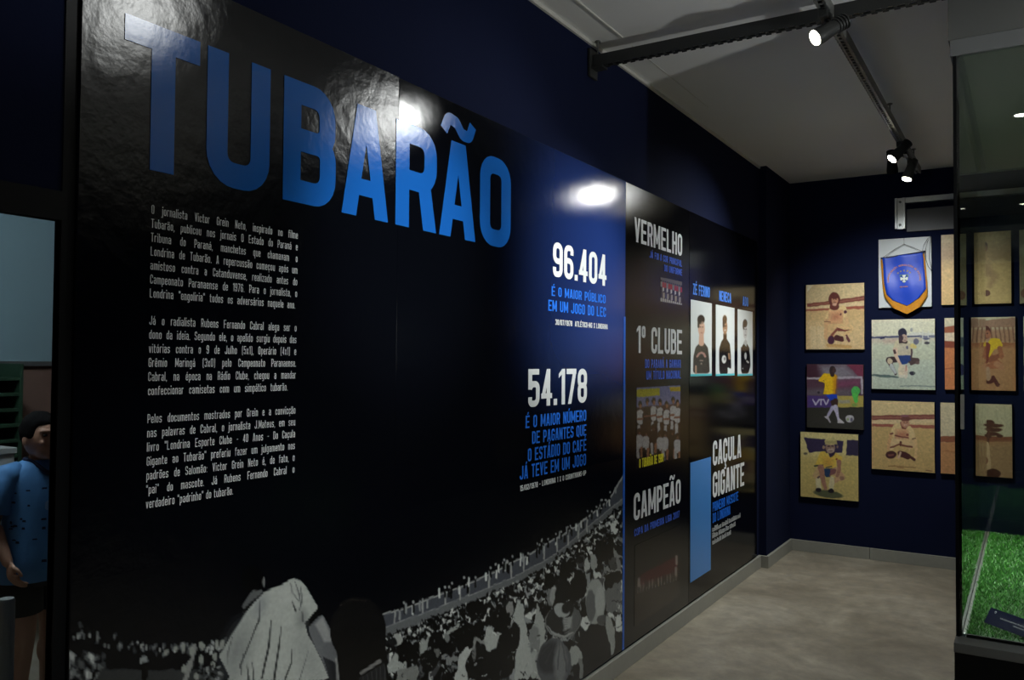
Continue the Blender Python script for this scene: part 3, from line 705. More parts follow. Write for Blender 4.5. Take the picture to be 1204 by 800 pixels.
# ------------------------------------------------------------------ mural (two boards with one printed design)
BX = 0.012
mu = thing('mural_panel', 'large dark blue printed wall mural with a huge blue title and stadium crowd', 'panel', (0, 0.983, 0.1))
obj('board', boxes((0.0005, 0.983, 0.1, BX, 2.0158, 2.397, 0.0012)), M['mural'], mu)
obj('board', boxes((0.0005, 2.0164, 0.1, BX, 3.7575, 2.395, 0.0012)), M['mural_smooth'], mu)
# title: letter extents measured on the wall
bm = bmesh.new()
for ch, a0, a1, tt in (('T', 1.080, 1.275, .19), ('U', 1.297, 1.493, .19), ('B', 1.540, 1.737, .19), ('A', 1.763, 1.968, .19), ('R', 2.003, 2.214, .19), ('Ã', 2.231, 2.446, .19), ('O', 2.474, 2.684, .19)):
    lay_text(bm, ch, wall_place(XT), a0, a1, 1.927, 0.334, w=0.60, t=tt)
o = obj('title_lettering', bm, M['title_ink'], mu, face=Vector((1, 0, 0))); o['label'] = 'huge bright blue title letters'
# paragraphs
PZ = (1.829, 1.178)
para = [
    ['O jornalista Victor Grein Neto, inspirado no filme', 'Tubarão, publicou nos jornais O Estado do Paraná e', 'Tribuna do Paraná, manchetes que chamavam o',
     'Londrina de Tubarão. A repercussão começou após um', 'amistoso contra a Catanduvense, realizado antes do', 'Campeonato Paranaense de 1976. Para o jornalista, o',
     'Londrina "engoliria" todos os adversários naquele ano.'],
    ['Já o radialista Rubens Fernando Cabral alega ser o', 'dono da ideia. Segundo ele, o apelido surgiu depois das', 'vitórias contra o 9 de Julho (5x1), Operário (4x1) e',
     'Grêmio Maringá (3x0) pelo Campeonato Paranaense.', 'Cabral, na época na Rádio Clube, chegou a mandar', 'confeccionar camisetas com um simpático tubarão.'],
    ['Pelos documentos mostrados por Grein e a convicção', 'nas palavras de Cabral, o jornalista J.Mateus, em seu', 'livro "Londrina Esporte Clube - 40 Anos - Do Caçula',
     'Gigante ao Tubarão" preferiu fazer um julgamento nos', 'padrões de Salomão: Victor Grein Neto é, de fato, o', '"pai" do mascote. Já Rubens Fernando Cabral o', 'verdadeiro "padrinho" do tubarão.']]
# left baselines measured in the photograph -> wall heights
ytop = [[251.7, 267.5, 284, 301, 318, 333.5, 350], [382, 398, 414.5, 430.5, 448.5, 465], [498, 514.5, 531.5, 548.5, 565, 583, 598.5]]
def par_z(k, i):
    x = 180.0 - (ytop[k][i] - 251.7) * 0.026
    return on_x(x, ytop[k][i], XT)[2]
NATW = 0.0093
for k, lines in enumerate(para):
    rows = []
    za, zb = par_z(k, 0), par_z(k, len(lines) - 1)
    for i, tx in enumerate(lines):
        z = za + (zb - za) * i / (len(lines) - 1)
        nat = text_width(tx, .36, .100, .105)
        a1 = 1.596
        if (k, i) == (2, 6): a1 = 1.152 + nat * 0.0190
        if (k, i) == (1, 5): a1 = 1.567
        if (k, i) == (0, 6): a1 = 1.590
        kn = min(0.0194 / 0.0205, (a1 - 1.153) / nat / 0.0205)
        rows.append((tx, 1.153, a1, z, 0.0205, dict(justify=kn)))
    bm = bmesh.new()
    for ln in rows: lay_text(bm, ln[0], wall_place(XT), *ln[1:5], w=.36, t=.100, sp=.105, **ln[5])
    obj('paragraph_text', bm, M['para_ink'], mu, face=Vector((1, 0, 0)))
# records
o = wall_text('headline_number', [px_line('96.404', 650.1, 325.5, 713.0, 336.3, 651, 284)], M['white_ink'], mu, w=.5, t=.165, sp=.075); o['label'] = 'upper white number'
wall_text('caption_text', [px_line('É O MAIOR PÚBLICO', 648.6, 347.8, 712, 357.2, cap=0.040), px_line('EM UM JOGO DO LEC', 644.7, 366, 712.4, 372.8, cap=0.046)], M['blue_ink'], mu, w=.45, t=.15, sp=.08)
wall_text('date_text', [px_line('30/07/1978  ATLÉTICO-MG X LONDRINA', 653, 383.5, 714.5, 386.2, cap=0.0235)], M['white_ink'], mu, w=.45, t=.15, sp=.1)
o = wall_text('headline_number', [px_line('54.178', 621, 477.6, 690, 474.8, 621, 434.2)], M['white_ink'], mu, w=.5, t=.165, sp=.075); o['label'] = 'lower white number'
wall_text('caption_text', [px_line('É O MAIOR NÚMERO', 618, 503, 689.3, 496, cap=0.050), px_line('DE PAGANTES QUE', 625.6, 521, 689.3, 513.5, cap=0.050),
                           px_line('O ESTÁDIO DO CAFÉ', 620.6, 542.6, 689.3, 530.5, cap=0.052), px_line('JÁ TEVE EM UM JOGO', 611, 563.4, 689, 548.4, cap=0.053)], M['blue_ink'], mu, w=.45, t=.15, sp=.08)
wall_text('date_text', [px_line('15/02/1978 - LONDRINA 1 X 0 CORINTHIANS-SP', 611.4, 577.6, 689, 559.4, cap=0.022)], M['white_ink'], mu, w=.45, t=.15, sp=.1)
obj('blue_stripe', boxes((BX, 3.737, 0.1, 0.0142, 3.757, 1.724)), M['stripe_ink'], mu)

def crowd():
    p = Pic(640, 215, (0.0128, 0.985, 1.03), (0, 2.75, 0), (0, 0, -0.928), (8, 10, 16))
    p.soft = 1.0
    r = np.random.default_rng(3)
    wht, gry, mid, drk, blk = (226, 232, 228), (158, 164, 164), (92, 96, 98), (30, 32, 34), (7, 8, 10)
    X0, Y0 = p.X.copy(), p.Y.copy(); p.warp(.75, 3, 1); p.warp(.9, 7, 2)
    # far fans at the left edge of the ground
    for k in range(70):
        u = r.random(); x = 77 + u * 195
        base = 737 + 22 * min(1, u * 3) + (0 if u > .3 else 0)
        y = base + r.normal(3, 4); s = r.uniform(1.6, 3.4)
        p.ell(x, y, s * .55, s * 1.25, [wht, gry, mid][r.integers(3)], rot=r.uniform(-20, 25), op=.75)
    for k in range(60):
        x = 78 + 45 * r.random() ** 1.4; y = 770 + 32 * r.random(); s = r.uniform(2, 5)
        p.ell(x, y, s * .7, s * 1.3, [wht, gry, mid, drk][r.integers(4)], rot=r.uniform(-30, 30), op=.75)
    p.poly([(118, 785), (180, 789), (262, 789), (262, 802), (112, 802)], (58, 61, 62), soft=2)
    p.zoom(6.02, 70, 700)
    p.ell(600, 460, 30, 34, gry, rot=20); p.cap([(600, 490), (600, 580)], 22, blk); p.cap([(590, 560), (590, 590)], 8, blk)
    p.cap([(965, 355), (930, 480), (895, 600)], [9, 13, 17], (150, 153, 150))
    for x, y, rx, ry in ((1008, 360, 17, 34), (1000, 460, 18, 36), (1110, 352, 18, 36), (1152, 350, 18, 34), (1098, 440, 18, 30), (1085, 505, 16, 30), (890, 525, 16, 28), (935, 400, 14, 32), (880, 380, 13, 36), (825, 380, 14, 22), (760, 405, 16, 26), (970, 580, 22, 20), (1040, 530, 20, 18)):
        p.ell(x, y, rx, ry, (160, 165, 158), rot=r.uniform(-8, 18))
    for k in range(40):
        p.ell(980 + r.random() * 170, 510 + r.random() * 90, r.uniform(5, 14), r.uniform(6, 18), [gry, mid, drk, blk][r.integers(4)], rot=r.uniform(-40, 40))
    p.zoom(1, 0, 0)
    p.X, p.Y = X0 + (p.X - X0) * .35, Y0 + (p.Y - Y0) * .35
    # fence and running track around the pitch
    top = [(449, 723), (482, 714), (507, 703), (538, 692), (551, 686.5), (584, 671.6), (601, 662), (624, 651.5), (640, 641), (662, 629), (676, 620), (695, 605), (716, 588.5), (731, 563), (736, 556)]
    bot = [(449, 752), (500, 731), (552, 709), (600, 690), (640, 668), (665, 650), (689, 629), (710, 612), (736, 592)]
    p.poly(top + bot[::-1], (78, 82, 90))
    tk = [(449, 740), (500, 721), (552, 701), (600, 681), (640, 661), (665, 643), (689, 622), (710, 605), (736, 584)]
    p.poly(tk + bot[::-1], (112, 116, 118))
    p.cap(top, .9, (176, 180, 178)); p.cap([(x, y - .5) for x, y in tk], .6, (150, 154, 156))
    for x, y in ((464, 722), (497, 709), (524, 700), (541, 695), (551, 690), (575, 680), (601, 668), (616, 660), (640, 647), (655, 637), (668, 630), (680, 622), (690, 614)):
        p.cap([(x, y - 4), (x, y + 11)], 1.0, (170, 174, 172))
    fx = np.array([a for a, b in top]); fy = np.array([b for a, b in top])
    for k in range(75):
        x = 455 + 275 * r.random() ** .7; y = np.interp(x, fx, fy) + r.uniform(-4, 5)
        s = 2.6 - (x - 450) / 300 * 1.1
        c = [wht, gry, drk, blk][r.integers(4)]
        p.cap([(x, y - s * 1.6), (x, y + s * 2.6)], s * .5, c)
        p.ell(x, y - s * 2.4, s * .55, s * .7, (180, 182, 180) if c in (drk, blk) else drk)
    p.X, p.Y = X0.copy(), Y0.copy(); p.warp(.8, 3, 3); p.warp(1.3, 7, 4)
    # seated crowd, painted from the far rows to the near ones
    bx = np.array([a for a, b in bot]); by = np.array([b for a, b in bot])
    fl = [(449, 752), (500, 731), (552, 709), (600, 690), (640, 668), (665, 650), (689, 629), (710, 612), (736, 592)]
    p.poly(fl + [(740, 810), (440, 810)], (20, 21, 23))
    rows = []
    y = 0.0
    while y < 215:
        s = 2.1 + y * 0.085
        n = int(300 / (s * 1.5))
        for k in range(n):
            x = 447 + 292 * (k + r.uniform(-.4, .4)) / n
            rows.append((y + r.normal(0, s * .4), x, s * r.uniform(.8, 1.25)))
        y += s * 1.1
    rows.sort()
    for dy, x, s in rows:
        yy = np.interp(x, bx, by) + dy
        if yy > 812: continue
        u = r.random()
        far = s < 4.5
        shirt = wht if u < (.40 if far else .26) else gry if u < (.6 if far else .40) else mid if u < .72 else drk if u < .86 else blk
        hair = blk if r.random() < .80 else (gry if r.random() < .5 else wht)
        tl = r.uniform(-.25, .25)
        p.poly([(x - s * .9, yy + s * 2.4), (x - s * .75, yy + s * .9), (x - s * .2, yy + s * .45), (x + s * .3, yy + s * .5), (x + s * .8, yy + s), (x + s * .95, yy + s * 2.4)], shirt)
        if not far:
            if shirt is not blk:
                sd = 1 if r.random() < .5 else -1
                p.cap([(x + sd * s * .6, yy + s * 1.0), (x + sd * s * .75, yy + s * 2.4)], s * .22, (drk, mid)[r.integers(2)], op=.7, soft=1.6)
                p.cap([(x - sd * s * .1, yy + s * .9), (x - sd * s * .25, yy + s * 2.2)], [s * .05, s * .12], mid, op=.6)
            p.cap([(x - s * .35, yy + s * .75), (x, yy + s * .95), (x + s * .35, yy + s * .75)], s * .1, blk, op=.8)
        p.ell(x + tl * s, yy, s * .56, s * .72, hair, rot=tl * 40)
        if not far and hair is blk and r.random() < .5:
            p.ell(x + tl * s + s * .32, yy + s * .12, s * .16, s * .3, mid, op=.7)
    # recognisable near figures
    p.soft = .9
    p.zoom(8, 530, 700)
    p.poly([(640, 50), (690, 110), (700, 240), (760, 520), (770, 800), (600, 800), (610, 640), (650, 340), (610, 260), (570, 220)], (188, 194, 190))
    p.poly([(610, 280), (650, 350), (605, 640), (520, 800), (160, 800), (140, 620), (200, 480), (300, 500), (440, 480), (500, 340)], (14, 15, 16))
    p.ell(545, 110, 60, 90, drk); p.ell(550, 130, 34, 72, (150, 152, 150)); p.ell(470, 240, 90, 130, blk)
    p.poly([(330, 400), (375, 290), (385, 360), (420, 400), (480, 345), (430, 480), (340, 540), (300, 430)], (190, 196, 192))
    p.ell(120, 380, 130, 130, blk); p.ell(265, 350, 65, 110, blk); p.ell(240, 140, 90, 100, blk)
    p.poly([(175, 495), (140, 640), (160, 800), (20, 800), (30, 660), (90, 560)], (196, 202, 198))
    p.ell(220, 570, 26, 70, (120, 122, 120)); p.cap([(200, 500), (230, 430), (300, 440)], 16, (150, 154, 150))
    p.poly([(820, 60), (850, 180), (880, 240), (890, 800), (770, 800), (740, 400), (770, 290), (800, 230)], (180, 186, 182))
    p.ell(790, 420, 46, 120, (120, 124, 124), op=.7)
    p.zoom(10, 440, 720)
    p.ell(370, 480, 130, 150, blk); p.ell(265, 320, 70, 60, (180, 184, 180)); p.ell(220, 350, 45, 50, drk)
    p.poly([(250, 450), (285, 520), (270, 590), (390, 590), (390, 670), (170, 720), (170, 600), (220, 560)], (178, 184, 180))
    p.poly([(700, 230), (620, 330), (600, 470), (530, 590), (540, 410), (580, 310)], (170, 176, 172))
    p.poly([(270, 690), (500, 620), (530, 720), (500, 800), (270, 800)], (150, 154, 150), op=.9)
    p.ell(660, 560, 130, 140, (16, 17, 18)); p.ell(730, 470, 40, 50, (110, 112, 110)); p.cap([(780, 590), (690, 740)], 22, (70, 72, 74))
    p.ell(720, 330, 90, 100, blk); p.ell(870, 400, 90, 120, blk)
    p.ell(860, 290, 34, 50, (130, 134, 132)); p.cap([(880, 230), (980, 160)], 22, (170, 176, 172))
    p.poly([(800, 520), (840, 480), (900, 560), (960, 520), (980, 560), (900, 640), (820, 620)], (140, 144, 144))
    p.ell(820, 600, 34, 40, blk)
    p.zoom(8, 630, 620)
    p.ell(345, 350, 50, 70, blk); p.ell(270, 410, 45, 95, blk)
    p.poly([(180, 500), (310, 500), (330, 690), (180, 690)], (24, 25, 27))
    p.ell(425, 320, 36, 60, (70, 71, 71)); p.ell(405, 300, 26, 40, drk)
    p.poly([(400, 400), (470, 450), (490, 600), (400, 700), (310, 680), (330, 510)], (12, 13, 14))
    p.ell(480, 360, 30, 70, (196, 202, 198)); p.poly([(480, 420), (510, 440), (510, 560), (480, 600)], gry)
    p.poly([(520, 250), (575, 240), (575, 380), (540, 440), (520, 330)], (170, 176, 172))
    p.ell(140, 640, 44, 108, (130, 134, 134)); p.ell(165, 640, 22, 95, (170, 174, 172)); p.ell(130, 500, 60, 70, blk)
    p.ell(620, 220, 55, 100, (16, 16, 17)); p.ell(690, 190, 40, 90, blk)
    p.poly([(640, 600), (740, 520), (800, 500), (800, 800), (660, 800)], (118, 122, 122))
    p.poly([(640, 420), (800, 420), (790, 500), (720, 560), (650, 590)], (12, 13, 14))
    p.poly([(700, 280), (790, 280), (795, 400), (720, 410), (690, 390)], (74, 76, 76)); p.poly([(755, 290), (795, 290), (795, 400), (760, 405)], (140, 142, 142))
    p.cap([(655, 395), (720, 420), (800, 408)], 8, (150, 152, 150)); p.cap([(740, 215), (750, 270), (795, 285)], 16, (150, 154, 152))
    p.ell(590, 530, 45, 50, (42, 43, 44)); p.ell(615, 525, 20, 40, (84, 86, 86))
    # small highlights and folds among the rows
    p.zoom(1, 0, 0)
    for k in range(420):
        x = r.uniform(455, 735); y = np.interp(x, bx, by) + 12 + 175 * r.random() ** 1.2; sz = .5 + (y - np.interp(x, bx, by)) / 90
        p.cap([(x, y), (x + r.normal(0, 2) * sz, y + r.uniform(.5, 3) * sz)], [sz * .5, sz * .25], [wht, gry, mid, blk, blk][r.integers(5)], op=.75)
    p.X, p.Y = X0 + (p.X - X0) * .4, Y0 + (p.Y - Y0) * .4
    # head scarf, hat and bonnet in the front rows
    p.zoom(8, 630, 700)
    p.poly([(430, 420), (600, 280), (680, 300), (720, 560), (640, 740), (420, 800), (340, 700), (380, 480)], (20, 20, 22))
    p.ell(560, 60, 92, 215, (176, 182, 178)); p.ell(515, 100, 44, 150, (112, 116, 116)); p.ell(600, 60, 40, 150, (190, 196, 192)); p.ell(620, 230, 42, 46, (80, 83, 84))
    p.poly([(660, 200), (705, 205), (750, 380), (745, 550), (710, 570), (700, 480), (660, 330)], (168, 174, 170))
    p.cap([(200, 210), (110, 240)], 20, (160, 164, 162))
    p.ell(255, 250, 170, 152, (150, 154, 152), rot=-8); p.ell(256, 243, 161, 144, (46, 48, 49), rot=-8); p.ell(330, 250, 84, 128, (104, 107, 107), rot=12, soft=3)
    p.cap([(110, 290), (170, 362), (262, 392), (350, 352)], [4, 9, 11, 5], (176, 180, 178)); p.cap([(125, 250), (180, 320), (262, 350), (330, 318)], 4, (20, 21, 22))
    p.poly([(158, 120), (345, 120), (338, 320), (170, 320)], (42, 44, 45), soft=1.2); p.poly([(262, 130), (345, 130), (338, 318), (262, 330)], (168, 172, 170), soft=2.4)
    for k in range(6): p.cap([(262, 180 + k * 24), (300, 186 + k * 24)], 3, (96, 99, 99), op=.7)
    p.ell(255, 128, 98, 76, (24, 25, 26), rot=30); p.ell(246, 142, 76, 66, (184, 190, 188), rot=35); p.ell(288, 120, 44, 56, (34, 35, 36), rot=25, soft=1.6)
    p.poly([(330, 480), (380, 470), (430, 530), (445, 600), (330, 680), (300, 560)], (172, 178, 174))
    p.poly([(405, 600), (440, 600), (440, 780), (410, 790)], (130, 134, 132))
    p.ell(170, 640, 160, 232, (92, 96, 100)); p.ell(130, 590, 110, 150, (56, 59, 63), rot=20, soft=5); p.ell(230, 640, 60, 200, (128, 132, 134), soft=4)
    for x0, y0, x1, y1 in ((185, 430, 90, 640), (230, 430, 200, 700), (250, 440, 290, 720), (160, 440, 60, 560)): p.cap([(x0, y0), (x1, y1)], [3, 8], (70, 73, 76), op=.6)
    # large spectator with a light shirt, seen from behind
    p.X, p.Y = X0.copy(), Y0.copy(); p.warp(.35, 6, 8)
    p.zoom(5.333, 250, 650); p.soft = .8
    p.ell(250, 170, 70, 85, blk); p.poly([(185, 330), (245, 240), (305, 232), (318, 255), (215, 350), (190, 365)], (104, 107, 108)); p.ell(322, 185, 8, 30, (150, 152, 150))
    p.poly([(320, 250), (420, 210), (490, 168), (520, 164), (560, 180), (600, 240), (625, 280), (665, 350), (580, 450), (600, 520), (650, 610), (690, 690), (735, 805), (90, 805), (105, 780), (60, 690), (40, 650), (60, 620), (100, 550), (150, 470), (220, 360)], (196, 202, 196))
    p.cap([(318, 250), (250, 310), (190, 372)], [4, 8, 10], (30, 31, 32))
    p.poly([(600, 462), (686, 384), (745, 495), (775, 560), (785, 660), (805, 805), (735, 805), (690, 680), (640, 590), (612, 520)], (112, 115, 119)); p.poly([(640, 450), (690, 400), (735, 500), (755, 560), (700, 560)], (165, 168, 168), soft=3)
    p.poly([(690, 650), (770, 690), (775, 805), (735, 805)], (40, 42, 46)); p.poly([(765, 660), (785, 660), (805, 805), (785, 805)], (150, 152, 150))
    p.poly([(665, 350), (685, 378), (602, 466), (574, 442)], (14, 15, 16))
    for q, rr, c in (([(300, 300), (290, 430), (230, 570), (170, 720)], [2, 5, 4, 5], drk), ([(365, 430), (355, 560), (310, 790)], [2, 7, 6], drk), ([(428, 465), (415, 600), (385, 800)], [2, 6, 7], drk), ([(495, 610), (490, 690), (455, 800)], [1, 4, 5], drk), ([(602, 615), (580, 690), (545, 800)], [1, 2.5, 3], mid), ([(125, 530), (100, 620), (95, 700)], [2, 5, 2], mid), ([(220, 690), (222, 800)], [2, 6], drk), ([(250, 690), (255, 800)], [2, 5], drk), ([(190, 640), (180, 760)], [2, 5], mid), ([(490, 190), (500, 250), (540, 310)], [3, 6, 2], mid), ([(520, 185), (540, 260), (550, 330)], [2, 5, 2], mid), ([(550, 210), (558, 300), (540, 360)], [2, 5, 2], mid), ([(495, 300), (520, 370)], [2, 6], drk), ([(560, 370), (565, 430)], [3, 6], drk)):
        p.cap(q, rr, c, op=.85)
    p.ell(150, 620, 70, 170, (120, 125, 126), soft=26, op=.6, rot=18); p.ell(600, 640, 60, 160, (150, 155, 154), soft=24, op=.5, rot=-20); p.ell(560, 410, 30, 50, (120, 124, 124), soft=10, op=.6)
    p.ell(470, 260, 60, 60, (208, 213, 208), soft=8, op=.5); p.ell(300, 330, 40, 70, (140, 145, 150), soft=8, op=.5, rot=25)
    p.ell(768, 545, 14, 28, (120, 124, 126))
    # big dark head in front of the crowd
    p.zoom(1, 0, 0)
    p.ell(421, 742, 33, 40, (21, 21, 22)); p.poly([(392, 740), (452, 735), (457, 806), (400, 806)], (19, 19, 20)); p.cap([(400, 712), (415, 705), (430, 707)], .5, (60, 54, 48), op=.6)
    p.cap([(424, 792), (446, 778)], [1.6, 2.2], (140, 140, 138)); p.poly([(422, 797), (452, 779), (456, 806), (422, 806)], (42, 43, 45))
    for k in range(6): p.cap([(427 + k * 5, 796 - k * 3), (428 + k * 5, 806)], .5, (90, 92, 92), op=.6)
    p.noise(.03, 1, 5)
    p.mesh('crowd_print', M['mural_print'], mu)['label'] = 'black and white photograph of a packed stadium stand'
crowd()

# ------------------------------------------------------------------ info panel with three headlines
ip = thing('info_panel', 'narrow black info panel with three grey headlines beside the blue stripe', 'panel', (0, 3.758, 0.1))
obj('board', boxes((0.0005, 3.758, 0.1, BX, 4.6645, 2.393, 0.0012)), M['panel_blk'], ip)
HK = dict(w=.46, t=.155, sp=.075)
for txt, l, caps in (('VERMELHO', (745.8, 284.3, 802, 301.3), (745.6, 254.8)), ('1º CLUBE', (748.5, 415, 801.9, 417), (750, 383.0)), ('CAMPEÃO', (745.1, 611.6, 800.3, 592.8), (746, 580.8))):
    o = wall_text('headline_text', [px_line(txt, *l, *caps)], M['grey_ink'], ip, **HK)
    o['label'] = 'grey headline ' + {'VERMELHO': 'at the top', '1º CLUBE': 'in the middle', 'CAMPEÃO': 'at the bottom'}[txt]
SK = dict(w=.46, t=.15, sp=.09)
wall_text('caption_text', [px_line('JÁ FOI A COR PRINCIPAL', 763.8, 303.8, 801.9, 313.2, cap=.036), px_line('DO UNIFORME', 781, 319, 802, 324.4, cap=.036)], M['deep_ink'], ip, **SK)
wall_text('caption_text', [px_line('DO PARANÁ A GANHAR', 758.6, 432.6, 800.4, 433, cap=.046), px_line('UM TÍTULO NACIONAL', 760, 446.6, 800.6, 445.4, cap=.046)], M['deep_ink'], ip, **SK)
wall_text('caption_text', [px_line('COPA DA PRIMEIRA LIGA 2017', 745.8, 629.6, 799, 609.8, cap=.037)], M['deep_ink'], ip, **SK)
def wall_pic(lx, ty, rx, by, nx, ny, bg):
    a = on_x(lx, (ty + by) / 2, XT); b = on_x(rx, (ty + by) / 2, XT)
    zt_ = on_x(lx, ty, XT)[2]; zb_ = on_x(lx, by, XT)[2]
    return Pic(nx, ny, (XT - .0004, a[1], zt_), (0, b[1] - a[1], 0), (0, 0, zb_ - zt_), bg)
p = wall_pic(776.6, 325.4, 802, 354.5, 60, 60, (70, 66, 62)); p.soft = .5
r = np.random.default_rng(11)
p.zoom(8, 740, 240); p.poly([(290, 690), (500, 730), (500, 800), (290, 780)], (96, 90, 84)); p.zoom(1, 0, 0)
for k in range(11):
    x = 777.6 + k * 2.35; y = 332 + (x - 777) * .28
    p.cap([(x, y), (x, y + 5)], 1.0, (150, 42, 44) if k % 3 else (120, 112, 104)); p.ell(x, y - 2, .8, 1, (60, 44, 36))
    p.cap([(x, y + 6), (x, y + 10)], .8, (190, 184, 176) if k % 2 else (50, 44, 42))
    p.cap([(x + .6, y + 12), (x + .5, y + 17)], 1.1, (150, 140, 130) if k % 2 else (70, 60, 56)); p.ell(x + .6, y + 10.5, .9, 1.1, (62, 46, 38))
    p.cap([(x, y + 19), (x, y + 22)], .9, (180, 176, 168))
p.mesh('team_photo', M['gloss_print'], ip)['label'] = 'small red and grey team photograph'
p = wall_pic(748.5, 456, 800, 552, 150, 170, (70, 60, 62)); p.zoom(7.27, 740, 450); p.soft = .7; p.warp(.3, 4, 5)
p.poly([(50, 40), (440, 20), (440, 200), (50, 230)], (132, 132, 176), soft=2); p.poly([(50, 215), (440, 180), (440, 330), (50, 340)], (96, 66, 58), soft=3)
p.poly([(50, 320), (440, 280), (440, 640), (50, 740)], (44, 36, 36), soft=3)
p.poly([(62, 60), (260, 45), (258, 110), (90, 125), (62, 120)], (198, 190, 54)); p.poly([(345, 40), (440, 36), (440, 75), (350, 75)], (204, 176, 54))
for k, (x, y) in enumerate(((92, 185), (152, 160), (208, 155), (262, 165), (318, 185), (375, 150), (412, 170))):
    sh = (60, 40, 38) if k == 1 else (206, 204, 206)
    p.cap([(x, y + 75), (x, y + 150)], [28, 26], sh); p.ell(x, y, 15, 26, (30, 22, 22)); p.ell(x + 2, y + 16, 11, 20, (164, 116, 92)); p.cap([(x + 26, y + 80), (x + 26, y + 170)], 5, (34, 28, 30))
    p.cap([(x - 22, y + 130), (x + 22, y + 125)], 8, (150, 104, 84)); p.cap([(x - 10, y + 190), (x - 8, y + 280)], 13, (200, 198, 198) if k != 1 else (40, 34, 34))
    p.cap([(x + 14, y + 190), (x + 14, y + 280)], 12, (70, 50, 44))
for k, (x, y) in enumerate(((85, 430), (140, 440), (205, 395), (262, 450), (305, 450), (365, 440), (410, 470))):
    p.cap([(x, y + 45), (x, y + 110)], [30, 26], (196, 194, 196) if k % 3 != 2 else (48, 40, 42)); p.ell(x, y - 10, 18, 28, (40, 28, 26)); p.ell(x + 3, y + 2, 11, 18, (120, 84, 68))
    p.cap([(x - 16, y + 130), (x - 10, y + 210)], 12, (30, 26, 28) if k % 2 else (190, 186, 186)); p.cap([(x + 20, y + 130), (x + 18, y + 200)], 11, (160, 112, 86))
p.poly([(70, 690), (300, 635), (295, 690), (90, 750), (70, 750)], (40, 34, 30))
p.img *= .74; p.blur(1); p.noise(.06, 2, 2)
tp = p.mesh('team_photo', M['gloss_print'], ip); tp['label'] = 'larger team photograph in white shirts with yellow lettering'
M['yellow_ink'] = mat('yellow ink', (222, 212, 48), 0.3)
bm = bmesh.new()
for ln in (px_line('O TUBARÃO DE 1980', 751.5, 550.5, 780, 543.5, cap=.047),): lay_text(bm, ln[0], wall_place(XT + .0006), *ln[1:5], w=.46, t=.17, sp=.08)
obj('photo_caption', bm, M['yellow_ink'], ip, face=Vector((1, 0, 0)))
p = wall_pic(746.3, 642, 799.5, 737, 120, 120, (22, 19, 18)); p.soft = .9
p.zoom(2.667, 725, 440)
p.poly([(55, 650), (195, 580), (195, 800), (55, 800)], (44, 34, 26), soft=3)
p.poly([(75, 630), (190, 570), (192, 620), (75, 665)], (74, 20, 24), soft=3)
for k in range(14):
    x = 66 + k * 9.3; y = 668 - (x - 66) * .33
    p.cap([(x, y - 5), (x, y + 10)], 2.6, (112, 104, 98) if k % 3 else (60, 54, 52), op=.9); p.ell(x, y - 10, 2.2, 3, (90, 70, 60)); p.cap([(x, y + 12), (x, y + 20)], 2, (96, 90, 86))
for x, y in ((70, 650), (188, 580), (186, 615)): p.cap([(x, y - 8), (x, y + 16)], 4, (128, 118, 110))
p.blur(2); p.mesh('team_photo', M['gloss_print'], ip)['label'] = 'dark team photograph near the bottom'

